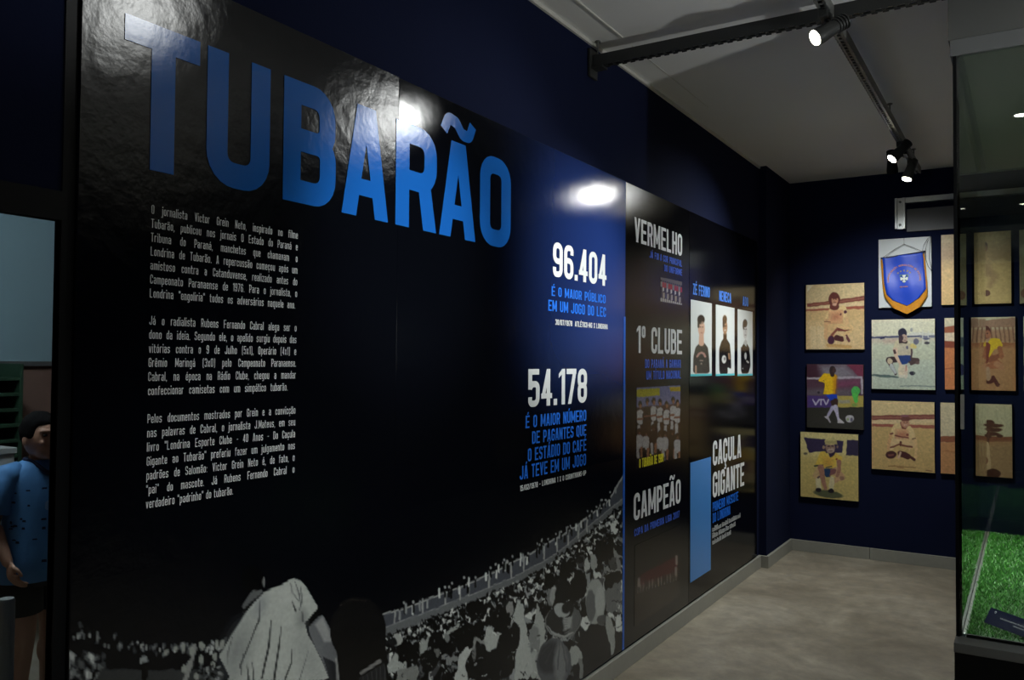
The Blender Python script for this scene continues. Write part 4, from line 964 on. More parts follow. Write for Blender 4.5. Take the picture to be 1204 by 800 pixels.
# ------------------------------------------------------------------ portrait panel
pp = thing('portrait_panel', 'glossy black panel with three white portraits and a blue card at the far end', 'panel', (0, 4.668, 0.1))
obj('board', boxes((0.0005, 4.668, 0.1, BX, 6.094, 2.393, 0.0012)), M['panel_gloss'], pp)
def portrait(lx, ty, rx, by, k, label):
    p = wall_pic(lx, ty, rx, by, 70, 130, (226, 233, 232)); p.soft = .5
    p.zoom(6.953, 805, 330)
    skin, hair = ((214, 172, 148), (32, 26, 24)) if k == 0 else (((168, 132, 102), (40, 30, 22)) if k == 1 else ((206, 206, 204), (44, 44, 46)))
    sw = ((56, 50, 44), (46, 34, 22), (20, 19, 20))[k]
    if k == 0:
        p.poly([(68, 760), (72, 620), (90, 545), (125, 510), (160, 510), (190, 550), (200, 640), (205, 760)], sw)
        p.cap([(137, 440), (137, 515)], [18, 22], skin); p.ell(137, 395, 27, 62, skin); p.ell(134, 320, 30, 38, hair); p.cap([(113, 330), (113, 380)], 7, hair); p.ell(146, 372, 18, 38, (224, 186, 164), op=.6)
        p.cap([(126, 380), (132, 380)], 3, (70, 50, 44)); p.cap([(144, 380), (150, 380)], 3, (70, 50, 44)); p.cap([(132, 428), (146, 428)], 2.4, (150, 90, 80)); p.cap([(140, 385), (142, 408)], 2, (190, 146, 124))
        p.cap([(102, 622), (118, 598), (137, 590), (156, 598), (168, 622)], 9, (170, 130, 120)); p.cap([(128, 655), (148, 655)], 6, (150, 134, 124)); p.ell(137, 680, 8, 8, (140, 130, 120)); p.cap([(92, 700), (92, 760)], 7, (176, 140, 116))
    elif k == 1:
        p.poly([(285, 760), (282, 560), (300, 500), (325, 465), (345, 480), (370, 520), (378, 620), (380, 720), (370, 720), (350, 700), (352, 760)], sw); p.poly([(282, 570), (376, 590), (380, 720), (350, 710), (350, 765), (285, 765)], (22, 20, 22))
        p.cap([(330, 440), (330, 480)], 14, (70, 48, 30)); p.ell(330, 380, 19, 62, skin); p.ell(328, 318, 18, 34, (92, 70, 50)); p.ell(318, 350, 7, 34, hair); p.cap([(326, 408), (336, 404)], 3, (230, 226, 220)); p.cap([(322, 372), (326, 372)], 3, (50, 36, 30)); p.cap([(334, 372), (339, 372)], 3, (50, 36, 30)); p.cap([(331, 376), (333, 394)], 1.6, (136, 100, 76))
        p.ell(322, 645, 19, 34, (214, 214, 210)); p.cap([(362, 600), (366, 640)], 9, (150, 118, 92)); p.ell(328, 640, 8, 14, (120, 118, 116))
    else:
        p.poly([(462, 760), (460, 560), (480, 520), (505, 510), (525, 545), (535, 620), (538, 700), (520, 760)], sw); p.poly([(460, 545), (528, 545), (532, 570), (460, 580)], (70, 52, 44), op=.8)
        p.poly([(478, 510), (497, 480), (512, 500), (505, 545), (492, 530)], (190, 192, 190)); p.ell(495, 415, 17, 62, skin); p.ell(494, 350, 18, 32, hair); p.ell(481, 370, 6, 30, hair); p.cap([(488, 398), (492, 398)], 2.6, (60, 60, 60)); p.cap([(500, 398), (505, 398)], 2.6, (60, 60, 60)); p.cap([(492, 446), (502, 446)], 2.4, (110, 104, 104)); p.cap([(497, 402), (498, 424)], 1.5, (160, 160, 158))
        p.ell(498, 618, 10, 30, (190, 192, 190)); p.cap([(510, 660), (520, 670)], 8, (176, 170, 164)); p.ell(475, 720, 5, 6, (190, 190, 190)); p.ell(506, 700, 8, 12, (60, 58, 58))
    p.blur(1)
    o = p.mesh('portrait_print', M['gloss_print'], pp); o['label'] = label
    return p
pa = portrait(812.2, 352.2, 837, 440.2, 0, 'portrait of a man in a dark printed sweatshirt')
pb = portrait(841.7, 358.2, 863.7, 440, 1, 'portrait of a man in a brown and black shirt')
pc = portrait(867.3, 363.6, 885, 440.2, 2, 'black and white portrait of a man in dark clothes')
M['cyan_ink'] = mat('cyan ink', (86, 196, 206), 0.3)
bm = bmesh.new()
for q in (pa, pb, pc):
    a = q.P[-1, 0]; b = q.P[-1, -1]; box(bm, BX, a[1], a[2] - .013, XT, b[1], a[2])
obj('cyan_edge', bm, M['cyan_ink'], pp)
M['name_ink'] = mat('light blue name ink', (74, 140, 240), 0.3)
for tx, l in (('ZÉ FERINO', (814.8, 345.8, 834.5, 350.9)), ('NENECA', (845.7, 353.7, 859.7, 356.7)), ('ADO', (873.3, 359.5, 879.8, 360.8))):
    wall_text('name_text', [px_line(tx, *l, cap=.066)], M['name_ink'], pp, w=.46, t=.17, sp=.08)
a = on_x(811.8, 600, XT); b = on_x(835.8, 600, XT); zt_ = on_x(811.8, 544.5, XT)[2]; zb_ = on_x(811.8, 685.6, XT)[2]
M['card_ink'] = mat('sky blue card', (78, 142, 214), 0.3, var=.08, vscale=4)
obj('blue_card', boxes((BX, a[1], zb_, XT, b[1], zt_)), M['card_ink'], pp)['label'] = 'upright sky blue card'
wall_text('headline_text', [px_line('CAÇULA', 838.2, 547.4, 871.5, 538.6, 838.5, 519), px_line('GIGANTE', 838, 585, 875, 572, 838.5, 556)], M['white_ink'], pp, w=.46, t=.165, sp=.07)
wall_text('caption_text', [px_line('PRIMEIRO MASCOTE', 838, 600.4, 868, 590.5, cap=.060), px_line('DO LONDRINA', 838, 614, 858.8, 606.5, cap=.060)], M['blue_ink'], pp, **SK)
def tiny_lines(bm, place, a0, a1, z, h, seed):
    """lettering too small to read: groups of little upright marks"""
    r = np.random.default_rng(seed); a = a0
    while a < a1:
        for k in range(r.integers(3, 9)):
            if a > a1: break
            hh = h * r.uniform(.6, 1.0); wd = h * .16
            for (u0, v0, u1, v1) in ((0, 0, wd, hh), (wd * 1.9, 0, wd * 2.9, hh * r.uniform(.6, 1)), (0, hh * .8, wd * 2.6, hh)):
                vs = [bm.verts.new(place(a + u, z + v)) for u, v in ((u0, v0), (u1, v0), (u1, v1), (u0, v1))]; bm.faces.new(vs)
            a += wd * 4.2
        a += h * .3
bm = bmesh.new()
for k, (ly, rx) in enumerate(((626, 870.6), (633.5, 864.8), (641, 858.8))):
    q0 = on_x(837.6, ly, XT); q1 = on_x(rx, ly - 10, XT)
    tiny_lines(bm, wall_place(XT), q0[1], q1[1], q0[2], .034, k)
obj('small_text', bm, M['white_ink'], pp, face=Vector((1, 0, 0)))
# ------------------------------------------------------------------ photo boards on the end wall
GP = 'photo boards on the end wall'
def photo_board(label, x0, x1, z0, z1, draw, bg, nx=150, ny=172):
    t = thing('photo_board', label, 'photo', (x0, YB, z0), GP)
    obj('backing_board', boxes((x0, YB - 0.028, z0, x1, YB - 0.0005, z1, 0.0015)), M['board'], t)
    p = Pic(nx, ny, (x0 + .002, YB - 0.0287, z1 - .002), (x1 - x0 - .004, 0, 0), (0, 0, z0 - z1 + .004), bg)
    p.soft = .8; p.warp(.3, 7, int(z0 * 999))
    draw(p)
    p.noise(.04, 3, int(x0 * 1000) % 97)
    p.mesh('photo_print', M['photo_print'], t)
    return t
CRM = (226, 200, 150)
def d1(p):     # tinted photograph, crouching man, stand behind
    p.zoom(8, 940, 320)
    p.poly([(60, 100), (640, 80), (640, 240), (60, 300)], (224, 200, 152), soft=6)
    p.poly([(70, 300), (640, 222), (640, 265), (110, 326), (70, 326)], (134, 74, 62)); p.cap([(110, 312), (640, 244)], 5, (176, 116, 92), op=.7)
    p.poly([(60, 335), (640, 280), (640, 325), (60, 365)], (232, 206, 160)); p.poly([(60, 352), (640, 315), (640, 345), (60, 372)], (170, 96, 74))
    p.poly([(60, 372), (640, 345), (640, 800), (60, 800)], (220, 186, 132)); p.poly([(60, 470), (640, 500), (640, 800), (60, 800)], (226, 196, 146), soft=30)
    for x in (110, 140, 180, 210): p.cap([(x, 520), (x + 12, 720)], [14, 20], (236, 214, 172), op=.5)
    sk, wt, dk = (202, 150, 110), (238, 208, 150), (92, 44, 46)
    p.cap([(280, 545), (305, 590), (285, 640)], [28, 22, 20], sk); p.cap([(395, 500), (480, 530), (430, 600)], [44, 30, 18], (232, 196, 140)); p.cap([(310, 500), (285, 570)], [46, 26], (226, 188, 134))
    p.poly([(350, 520), (420, 545), (490, 545), (430, 560), (360, 555)], (128, 62, 54)); p.cap([(300, 600), (350, 540)], 10, (140, 76, 62))
    p.poly([(280, 345), (330, 350), (400, 310), (440, 330), (455, 450), (400, 470), (275, 475), (235, 465), (260, 380)], wt); p.poly([(300, 390), (390, 370), (395, 460), (285, 470)], (206, 128, 96), soft=14)
    p.cap([(255, 460), (248, 600), (262, 640)], [20, 17, 12], (224, 178, 128)); p.cap([(440, 440), (450, 480)], [22, 20], (230, 190, 138))
    p.ell(430, 375, 14, 16, (84, 40, 60)); p.ell(388, 398, 8, 10, (110, 54, 60)); p.cap([(235, 466), (290, 470)], 3, (120, 74, 60))
    p.ell(328, 260, 54, 70, (104, 50, 44)); p.ell(328, 325, 44, 36, (112, 54, 46)); p.ell(332, 268, 34, 40, (206, 150, 116)); p.ell(332, 305, 22, 14, (222, 178, 150)); p.ell(330, 225, 42, 30, (104, 50, 44))
    p.ell(318, 258, 5, 4, (80, 44, 40)); p.ell(346, 258, 5, 4, (80, 44, 40)); p.cap([(322, 288), (344, 288)], 3, (120, 66, 58)); p.cap([(333, 262), (333, 276)], 3, (180, 124, 96))
    p.ell(296, 640, 32, 42, (78, 38, 62)); p.cap([(350, 620), (400, 630)], 26, (82, 38, 40)); p.cap([(440, 600), (465, 650)], 12, (110, 58, 64)); p.cap([(425, 610), (432, 650)], 12, (226, 196, 150))
    p.cap([(265, 690), (480, 705)], 14, (206, 160, 96), op=.8); p.poly([(70, 120), (130, 125), (70, 190)], (240, 232, 206), op=.8)
def d2(p):     # pale bluish photograph
    p.zoom(8, 1015, 365)
    p.poly([(70, 60), (700, 60), (700, 250), (70, 262)], (224, 222, 196)); p.poly([(70, 255), (700, 245), (700, 300), (70, 320)], (204, 196, 176), soft=6); p.poly([(190, 290), (310, 270), (300, 320), (200, 320)], (204, 172, 156), soft=6)
    p.poly([(70, 320), (700, 290), (700, 760), (70, 760)], (202, 208, 184), soft=8); p.poly([(70, 480), (700, 480), (700, 760), (70, 760)], (192, 204, 190), soft=50)
    p.cap([(80, 258), (180, 254), (330, 248), (540, 244)], 8, (72, 78, 112)); p.cap([(540, 248), (680, 244)], 12, (120, 124, 146)); p.cap([(165, 264), (195, 260)], 8, (44, 46, 80))
    p.poly([(410, 225), (470, 205), (680, 215), (670, 235), (430, 240)], (216, 216, 204)); p.ell(455, 185, 12, 20, (170, 172, 172))
    for x in (560, 610): p.cap([(x, 195), (x, 320)], 4, (220, 222, 212))
    p.ell(498, 295, 26, 30, (112, 112, 130)); p.ell(600, 310, 24, 14, (70, 70, 78)); p.ell(590, 268, 30, 10, (96, 100, 130))
    p.cap([(85, 612), (200, 620), (330, 628)], [8, 14, 6], (96, 116, 112)); p.cap([(350, 715), (520, 712), (680, 722)], 6, (130, 146, 142), op=.8)
    dk, wt, bl = (60, 44, 48), (214, 204, 170), (38, 66, 130)
    p.cap([(320, 460), (240, 470), (265, 520), (305, 600)], [30, 28, 18, 12], dk); p.ell(250, 480, 24, 28, (206, 190, 160)); p.cap([(265, 520), (300, 590)], [18, 12], (190, 196, 196))
    p.cap([(440, 470), (505, 475), (450, 505)], [30, 24, 14], (84, 66, 64)); p.ell(510, 495, 18, 14, (110, 90, 84))
    p.poly([(320, 425), (445, 420), (450, 470), (410, 505), (350, 512), (325, 470)], bl)
    p.poly([(300, 290), (340, 275), (430, 285), (470, 330), (465, 370), (450, 420), (320, 425), (310, 380), (280, 370)], wt); p.poly([(330, 320), (430, 320), (435, 410), (325, 412)], (196, 186, 166), soft=8)
    p.cap([(460, 330), (485, 345)], 18, (224, 206, 130)); p.cap([(300, 370), (312, 440), (345, 500), (365, 560)], [20, 16, 14, 12], (224, 196, 172)); p.cap([(292, 380), (298, 400)], 10, (80, 56, 60)); p.cap([(455, 370), (450, 450)], 8, (80, 60, 66))
    p.ell(416, 350, 12, 16, (96, 92, 120)); p.poly([(335, 270), (420, 290), (415, 312), (335, 312)], dk)
    p.ell(368, 215, 42, 46, (36, 34, 60)); p.ell(385, 262, 32, 38, (196, 168, 150)); p.ell(352, 265, 20, 30, (70, 50, 60)); p.ell(398, 256, 4, 3, (60, 50, 60)); p.ell(378, 254, 4, 3, (60, 50, 60)); p.cap([(382, 282), (398, 282)], 2.5, (130, 100, 100))
    p.ell(360, 570, 34, 62, (228, 214, 186)); p.ell(400, 580, 22, 60, (224, 206, 184)); p.cap([(408, 520), (400, 570)], 5, (190, 130, 116)); p.ell(375, 620, 44, 14, (226, 220, 200)); p.ell(462, 592, 24, 18, (46, 46, 62)); p.ell(480, 590, 9, 9, (96, 110, 96))
def d3(p):     # modern match photograph
    p.zoom(8.89, 940, 420)
    p.poly([(60, 60), (700, 60), (700, 540), (60, 540)], (92, 62, 78)); p.poly([(60, 60), (330, 60), (260, 230), (60, 230)], (72, 40, 54))
    p.poly([(200, 80), (480, 76), (610, 200), (400, 250), (240, 210)], (134, 128, 138), soft=10); p.poly([(490, 76), (700, 70), (700, 210), (620, 205)], (120, 50, 74)); p.poly([(380, 250), (640, 230), (640, 300), (380, 330)], (126, 70, 98), soft=8)
    p.cap([(80, 222), (250, 222)], 10, (190, 180, 188)); p.cap([(380, 218), (650, 212), (655, 380)], 12, (176, 168, 178)); p.poly([(60, 330), (540, 330), (540, 410), (60, 410)], (108, 96, 106), soft=6); p.ell(200, 372, 14, 12, (52, 44, 56))
    p.poly([(80, 405), (410, 405), (410, 525), (80, 535)], (84, 62, 128)); p.poly([(390, 405), (680, 405), (680, 530), (390, 530)], (190, 172, 92)); p.poly([(410, 450), (530, 450), (530, 485), (410, 485)], (170, 164, 140))
    for q in ([(140, 445), (172, 495), (205, 445)], [(225, 445), (225, 498)], [(205, 447), (248, 447)], [(255, 445), (280, 495), (305, 445)]): p.cap(q, 8, (206, 200, 220))
    p.poly([(60, 530), (700, 525), (700, 760), (60, 760)], (54, 54, 44)); p.poly([(60, 600), (700, 560), (700, 760), (60, 760)], (64, 62, 58), soft=40)
    p.ell(588, 355, 46, 48, (84, 190, 92)); p.cap([(580, 400), (588, 460)], [30, 20], (96, 206, 90)); p.ell(575, 500, 30, 20, (120, 170, 80), op=.7)
    p.poly([(220, 225), (290, 170), (350, 185), (385, 185), (382, 300), (372, 392), (245, 392), (265, 300), (262, 240), (215, 250)], (248, 200, 30)); p.poly([(365, 200), (386, 200), (376, 390), (362, 390)], (196, 120, 24), soft=6)
    p.cap([(270, 200), (215, 245), (262, 262)], [30, 14, 8], (248, 200, 30)); p.ell(345, 140, 34, 46, (46, 32, 34)); p.cap([(340, 165), (345, 185)], 22, (58, 40, 40)); p.ell(362, 140, 16, 30, (78, 54, 52)); p.ell(368, 134, 4, 3, (24, 18, 20)); p.cap([(366, 160), (376, 158)], 2.5, (36, 22, 24)); p.ell(378, 146, 4, 7, (70, 48, 46))
    p.poly([(270, 390), (390, 390), (405, 470), (345, 480), (310, 440)], (34, 72, 200)); p.cap([(375, 460), (382, 520)], [28, 20], (70, 46, 42)); p.cap([(345, 470), (355, 520)], [20, 16], (62, 42, 40))
    p.cap([(345, 530), (300, 610)], [22, 14], (190, 184, 214)); p.cap([(378, 525), (395, 600), (412, 660)], [26, 17, 12], (206, 200, 226)); p.poly([(255, 625), (300, 612), (330, 680), (318, 690), (290, 650)], (202, 196, 206)); p.poly([(395, 680), (420, 640), (470, 685), (465, 695), (395, 692)], (214, 210, 214))
    p.ell(526, 645, 44, 38, (206, 204, 208)); p.ell(545, 655, 16, 20, (110, 108, 130)); p.ell(505, 655, 12, 12, (150, 170, 120))
def d4(p):     # yellow toned photograph, man in cap
    p.zoom(8, 935, 500)
    p.poly([(40, 50), (620, 50), (620, 300), (40, 300)], (232, 216, 150)); p.poly([(80, 118), (455, 150), (440, 265), (240, 250), (130, 258)], (62, 52, 84)); p.poly([(490, 142), (620, 145), (620, 295), (475, 286)], (58, 50, 78)); p.ell(98, 270, 18, 10, (70, 64, 70))
    p.poly([(40, 300), (620, 300), (620, 740), (40, 740)], (216, 194, 120), soft=20); p.poly([(40, 540), (620, 600), (620, 740), (40, 740)], (206, 184, 116), soft=40)
    p.ell(310, 650, 140, 34, (96, 100, 72), rot=8); sk, yl = (176, 128, 106), (238, 204, 92)
    p.cap([(380, 440), (440, 490), (365, 530)], [40, 30, 18], (210, 168, 128)); p.cap([(220, 440), (190, 480), (220, 510)], [36, 26, 18], (214, 180, 130)); p.ell(440, 500, 22, 20, (170, 130, 106))
    p.cap([(215, 520), (222, 600)], 24, (226, 214, 170)); p.cap([(345, 510), (340, 600)], 24, (226, 212, 168)); p.ell(218, 612, 26, 18, (30, 24, 34)); p.ell(338, 620, 28, 20, (30, 24, 34)); p.cap([(240, 480), (215, 495)], 8, (100, 74, 74))
    p.poly([(270, 410), (350, 405), (330, 490), (290, 490), (268, 460)], (40, 66, 104)); p.poly([(335, 410), (390, 420), (380, 450), (320, 490)], (140, 92, 92))
    p.poly([(235, 250), (280, 245), (330, 300), (370, 250), (440, 300), (440, 340), (390, 335), (380, 400), (320, 410), (200, 385), (185, 380), (210, 320)], yl); p.poly([(270, 310), (350, 310), (345, 390), (265, 385)], (226, 176, 80), soft=8)
    p.cap([(185, 385), (260, 380)], 6, (66, 70, 60)); p.cap([(290, 400), (340, 390)], 5, (66, 76, 80)); p.cap([(240, 400), (262, 520), (285, 600)], [28, 20, 16], sk); p.cap([(412, 345), (415, 420), (395, 480)], [20, 17, 14], sk)
    p.poly([(275, 210), (300, 230), (330, 310), (370, 280), (380, 255), (350, 240), (290, 270)], (58, 44, 70)); p.ell(330, 215, 46, 55, (170, 138, 122)); p.ell(335, 240, 34, 22, (200, 180, 160)); p.ell(315, 200, 12, 6, (70, 52, 66)); p.ell(352, 200, 12, 6, (70, 52, 66)); p.cap([(318, 246), (350, 244)], 3, (110, 70, 70)); p.cap([(334, 205), (334, 224)], 3, (150, 112, 98))
    p.ell(335, 155, 58, 34, (220, 206, 140)); p.poly([(278, 150), (395, 150), (395, 182), (350, 178), (278, 185)], (196, 182, 124)); p.ell(270, 210, 12, 16, (180, 150, 120)); p.ell(395, 205, 10, 14, (160, 130, 110)); p.ell(390, 322, 9, 10, (160, 60, 50))
def d5(p):     # tinted photograph, second crouching man
    p.zoom(8, 1015, 465)
    p.poly([(80, 40), (690, 60), (690, 190), (80, 190)], (228, 204, 152)); p.poly([(80, 192), (690, 180), (690, 226), (80, 234)], (140, 84, 74)); p.cap([(90, 214), (680, 204)], 5, (180, 120, 100), op=.8)
    p.poly([(80, 234), (690, 228), (690, 262), (80, 268)], (232, 206, 160)); p.poly([(80, 268), (690, 282), (690, 316), (80, 294)], (170, 100, 84)); p.poly([(80, 294), (690, 316), (690, 740), (80, 740)], (216, 184, 124)); p.poly([(80, 560), (690, 560), (690, 740), (80, 740)], (210, 178, 118), soft=40)
    sk = (206, 152, 110)
    p.cap([(355, 420), (290, 440), (260, 500)], [46, 38, 18], (232, 202, 152)); p.cap([(400, 430), (460, 460), (440, 500)], [46, 38, 16], (230, 196, 144)); p.cap([(350, 440), (350, 470)], 10, (90, 48, 44)); p.cap([(260, 490), (320, 470), (350, 455)], 8, (130, 76, 62)); p.cap([(365, 470), (460, 490)], 8, (130, 76, 62))
    p.poly([(290, 270), (350, 262), (370, 305), (410, 300), (440, 285), (480, 330), (490, 410), (430, 410), (400, 420), (300, 400), (250, 380), (260, 330)], (234, 206, 150)); p.poly([(320, 340), (400, 330), (420, 400), (310, 395)], (200, 128, 100), soft=10); p.cap([(300, 380), (420, 400)], 6, (130, 66, 60))
    p.cap([(258, 370), (240, 450), (236, 510)], [18, 16, 12], (224, 178, 128)); p.cap([(490, 410), (500, 500), (490, 600)], [18, 14, 10], (232, 196, 140)); p.cap([(255, 365), (275, 360)], 8, (120, 70, 62)); p.cap([(460, 412), (490, 405)], 4, (110, 66, 60)); p.ell(415, 372, 12, 12, (150, 80, 70))
    p.poly([(350, 250), (362, 320), (400, 320), (425, 290), (430, 250)], (130, 70, 60)); p.ell(396, 262, 38, 46, (204, 152, 124)); p.ell(400, 222, 44, 22, (120, 74, 66)); p.ell(385, 254, 5, 4, (80, 46, 44)); p.ell(412, 254, 5, 4, (80, 46, 44)); p.cap([(384, 280), (408, 280)], 3, (236, 210, 196)); p.cap([(398, 258), (398, 272)], 3, (180, 124, 100)); p.ell(390, 195, 40, 10, (150, 96, 110))
    p.ell(260, 560, 52, 34, (76, 40, 42)); p.cap([(350, 550), (420, 575)], 28, (84, 44, 44)); p.cap([(440, 580), (480, 605)], 12, (90, 50, 48)); p.cap([(240, 560), (280, 560)], 8, (140, 90, 80)); p.cap([(330, 585), (350, 540)], 10, (214, 180, 150))
    p.cap([(240, 665), (490, 680)], 5, (170, 130, 84)); p.cap([(320, 682), (380, 684)], 4, (160, 118, 80)); p.cap([(590, 708), (650, 712)], 4, (150, 110, 78))
def d6(p):     # faded beige photograph
    p.zoom(3.478, 1100, 250)
    p.poly([(0, 60), (330, 60), (330, 200), (0, 200)], (196, 172, 126)); p.poly([(0, 130), (330, 130), (330, 210), (0, 215)], (176, 146, 104), soft=20); p.poly([(0, 210), (330, 200), (330, 400), (0, 400)], (214, 180, 122), soft=20)
    p.ell(203, 140, 11, 20, (84, 62, 48)); p.ell(206, 146, 7, 12, (150, 112, 84)); p.cap([(205, 175), (212, 240)], [18, 20], (192, 158, 112), soft=4); p.cap([(205, 235), (240, 262), (222, 300)], [16, 16, 10], (168, 132, 94), op=.7, soft=5); p.cap([(235, 190), (275, 180), (300, 190)], 8, (170, 140, 98), op=.8); p.ell(210, 330, 14, 12, (110, 70, 56)); p.cap([(195, 200), (190, 300)], 6, (160, 122, 84))
def d7(p):     # reddish photograph, player in yellow
    p.zoom(3.478, 1100, 250)
    p.poly([(20, 420), (330, 420), (330, 540), (20, 540)], (214, 206, 176)); p.poly([(200, 440), (330, 430), (330, 470), (200, 470)], (170, 130, 108)); p.poly([(20, 490), (330, 470), (330, 540), (20, 520)], (186, 140, 110), soft=6)
    for k in range(6): p.cap([(225 + k * 18, 470), (232 + k * 18, 530)], 3, (120, 80, 66), op=.7)
    p.poly([(20, 470), (85, 462), (85, 490), (20, 492)], (160, 92, 66)); p.poly([(20, 496), (90, 490), (90, 525), (20, 525)], (226, 208, 180)); p.poly([(20, 525), (330, 535), (330, 560), (20, 556)], (140, 70, 48)); p.poly([(20, 552), (330, 556), (330, 740), (20, 740)], (206, 132, 84)); p.poly([(120, 545), (330, 538), (330, 740), (120, 740)], (192, 140, 98), soft=12); p.cap([(30, 640), (85, 636)], 2, (170, 96, 62))
    sk = (176, 108, 76)
    p.cap([(215, 590), (262, 625), (210, 630)], [18, 14, 9], sk); p.cap([(225, 600), (262, 585)], [13, 10], (150, 88, 64)); p.cap([(250, 620), (268, 630)], 12, (200, 140, 104)); p.poly([(205, 545), (225, 515), (262, 515), (275, 545), (262, 560), (240, 560), (215, 600), (200, 590)], (232, 190, 44)); p.cap([(212, 545), (205, 610)], [13, 10], (130, 60, 46)); p.cap([(262, 555), (270, 590)], 9, sk)
    p.ell(208, 490, 18, 26, (96, 44, 36)); p.ell(214, 498, 12, 17, (176, 112, 84)); p.cap([(212, 494), (214, 494)], 2, (50, 26, 22)); p.ell(222, 690, 20, 12, (90, 40, 34)); p.cap([(235, 675), (255, 705)], 8, (96, 46, 40)); p.cap([(212, 640), (216, 680)], 9, (190, 150, 120))
def d8(p):     # photograph with a spreading tree
    p.zoom(3.635, 1100, 360)
    p.poly([(0, 400), (340, 410), (340, 580), (0, 580)], (214, 200, 164)); p.poly([(0, 556), (340, 560), (340, 585), (0, 582)], (150, 92, 66)); p.poly([(0, 584), (340, 580), (340, 760), (0, 740)], (200, 146, 98)); p.poly([(200, 590), (340, 580), (340, 760), (200, 760)], (184, 144, 104), soft=10)
    for x, y, rx, ry in ((225, 500, 28, 12), (262, 512, 28, 8), (215, 516, 34, 10), (250, 530, 34, 9), (235, 548, 40, 9), (275, 556, 14, 7), (215, 560, 24, 8)): p.ell(x, y, rx, ry, (96, 58, 44))
    p.cap([(226, 530), (224, 590)], 5, (110, 70, 54)); p.cap([(218, 590), (224, 690)], [10, 14], (222, 184, 140)); p.ell(214, 660, 10, 16, (150, 96, 70)); p.ell(245, 716, 34, 20, (84, 46, 34)); p.cap([(40, 620), (90, 625)], 4, (176, 118, 76), op=.6)
def d9(p):
    p.zoom(1, 0, 0); p.poly([(1190, 300), (1300, 300), (1300, 370), (1190, 370)], (150, 140, 108), soft=8); p.ell(1216, 312, 8, 10, (70, 52, 44)); p.cap([(1216, 322), (1216, 340)], 10, (180, 170, 130)); p.cap([(1206, 345), (1228, 345)], 6, (120, 84, 64))
def d10(p):
    p.zoom(1, 0, 0); p.poly([(1190, 360), (1300, 360), (1300, 395), (1190, 395)], (196, 196, 176)); p.poly([(1190, 396), (1300, 394), (1300, 408), (1190, 408)], (96, 104, 120)); p.poly([(1190, 408), (1300, 406), (1300, 470), (1190, 470)], (170, 178, 158)); p.ell(1219, 398, 6, 8, (50, 44, 52)); p.cap([(1219, 412), (1219, 424)], 9, (200, 190, 150)); p.cap([(1208, 436), (1230, 436)], 7, (60, 60, 100))
photo_board('tinted photo board of a bearded man crouching on sand, left column, top', .186, .624, 1.612, 2.132, d1, CRM)
photo_board('pale bluish photo board of a crouching man in blue shorts, below the pennant', .673, 1.112, 1.309, 1.843, d2, (210, 212, 190))
photo_board('dark photo board of a player in yellow shirt with a ball', .192, .616, .990, 1.497, d3, (90, 60, 76))
photo_board('yellowish photo board of a crouching man in a light cap, lowest of all', .142, .578, .436, .956, d4, (226, 206, 138))
photo_board('tinted photo board of a smiling man squatting with both arms straight down', .671, 1.106, .696, 1.222, d5, CRM)
photo_board('faded beige photo board right of the pennant, half behind the glass', 1.153, 1.600, 1.940, 2.463, d6, (206, 178, 126))
photo_board('reddish photo board of a crouching man in yellow, half behind the glass', 1.172, 1.622, 1.316, 1.846, d7, (200, 150, 110))
photo_board('photo board with a spreading tree, lowest one behind the glass', 1.142, 1.598, .698, 1.222, d8, (206, 180, 140))
photo_board('greyish photo board cut by the right edge of the picture, upper one', 1.647, 2.09, 1.934, 2.462, d9, (176, 170, 140))
photo_board('pale photo board cut by the right edge of the picture, below the greyish one', 1.668, 2.11, 1.318, 1.846, d10, (190, 192, 170))

# ------------------------------------------------------------------ white board with the pennant
wb = thing('white_board', 'plain white board on the end wall behind the blue pennant', 'board', (.726, YB, 1.932))
obj('backing_board', boxes((.726, YB - .028, 1.932, 1.090, YB - .0005, 2.457, .0015)), M['whiteboard'], wb)
YP = YB - .054
pe = thing('pennant', 'blue pennant with gold fringe and a small crest hanging on the white board', 'pennant', (.9, YP, 2.0))
M['pen_blue'] = mat('blue satin', (30, 72, 196), 0.42, var=.12, vscale=9, bump=.05, bscale=30)
M['gold'] = mat('gold fringe', (214, 142, 22), 0.6, var=.3, vscale=90, bump=.4, bscale=400)
M['orange_ink'] = mat('orange embroidery', (186, 128, 92), 0.6)
M['cord'] = mat('grey brown cord', (86, 80, 72), 0.7)
M['cordb'] = mat('black cord', (22, 22, 24), 0.6)
def pz(x, y, dy=0.0):
    v = on_y(1020 + x / 5.0, 220 + y / 5.0, YP); return Vector((v[0], YP + dy, v[2]))
def wav(x, z): return .004 * math.sin(x * 38 + z * 9) + .003 * math.sin(z * 23 + 1)
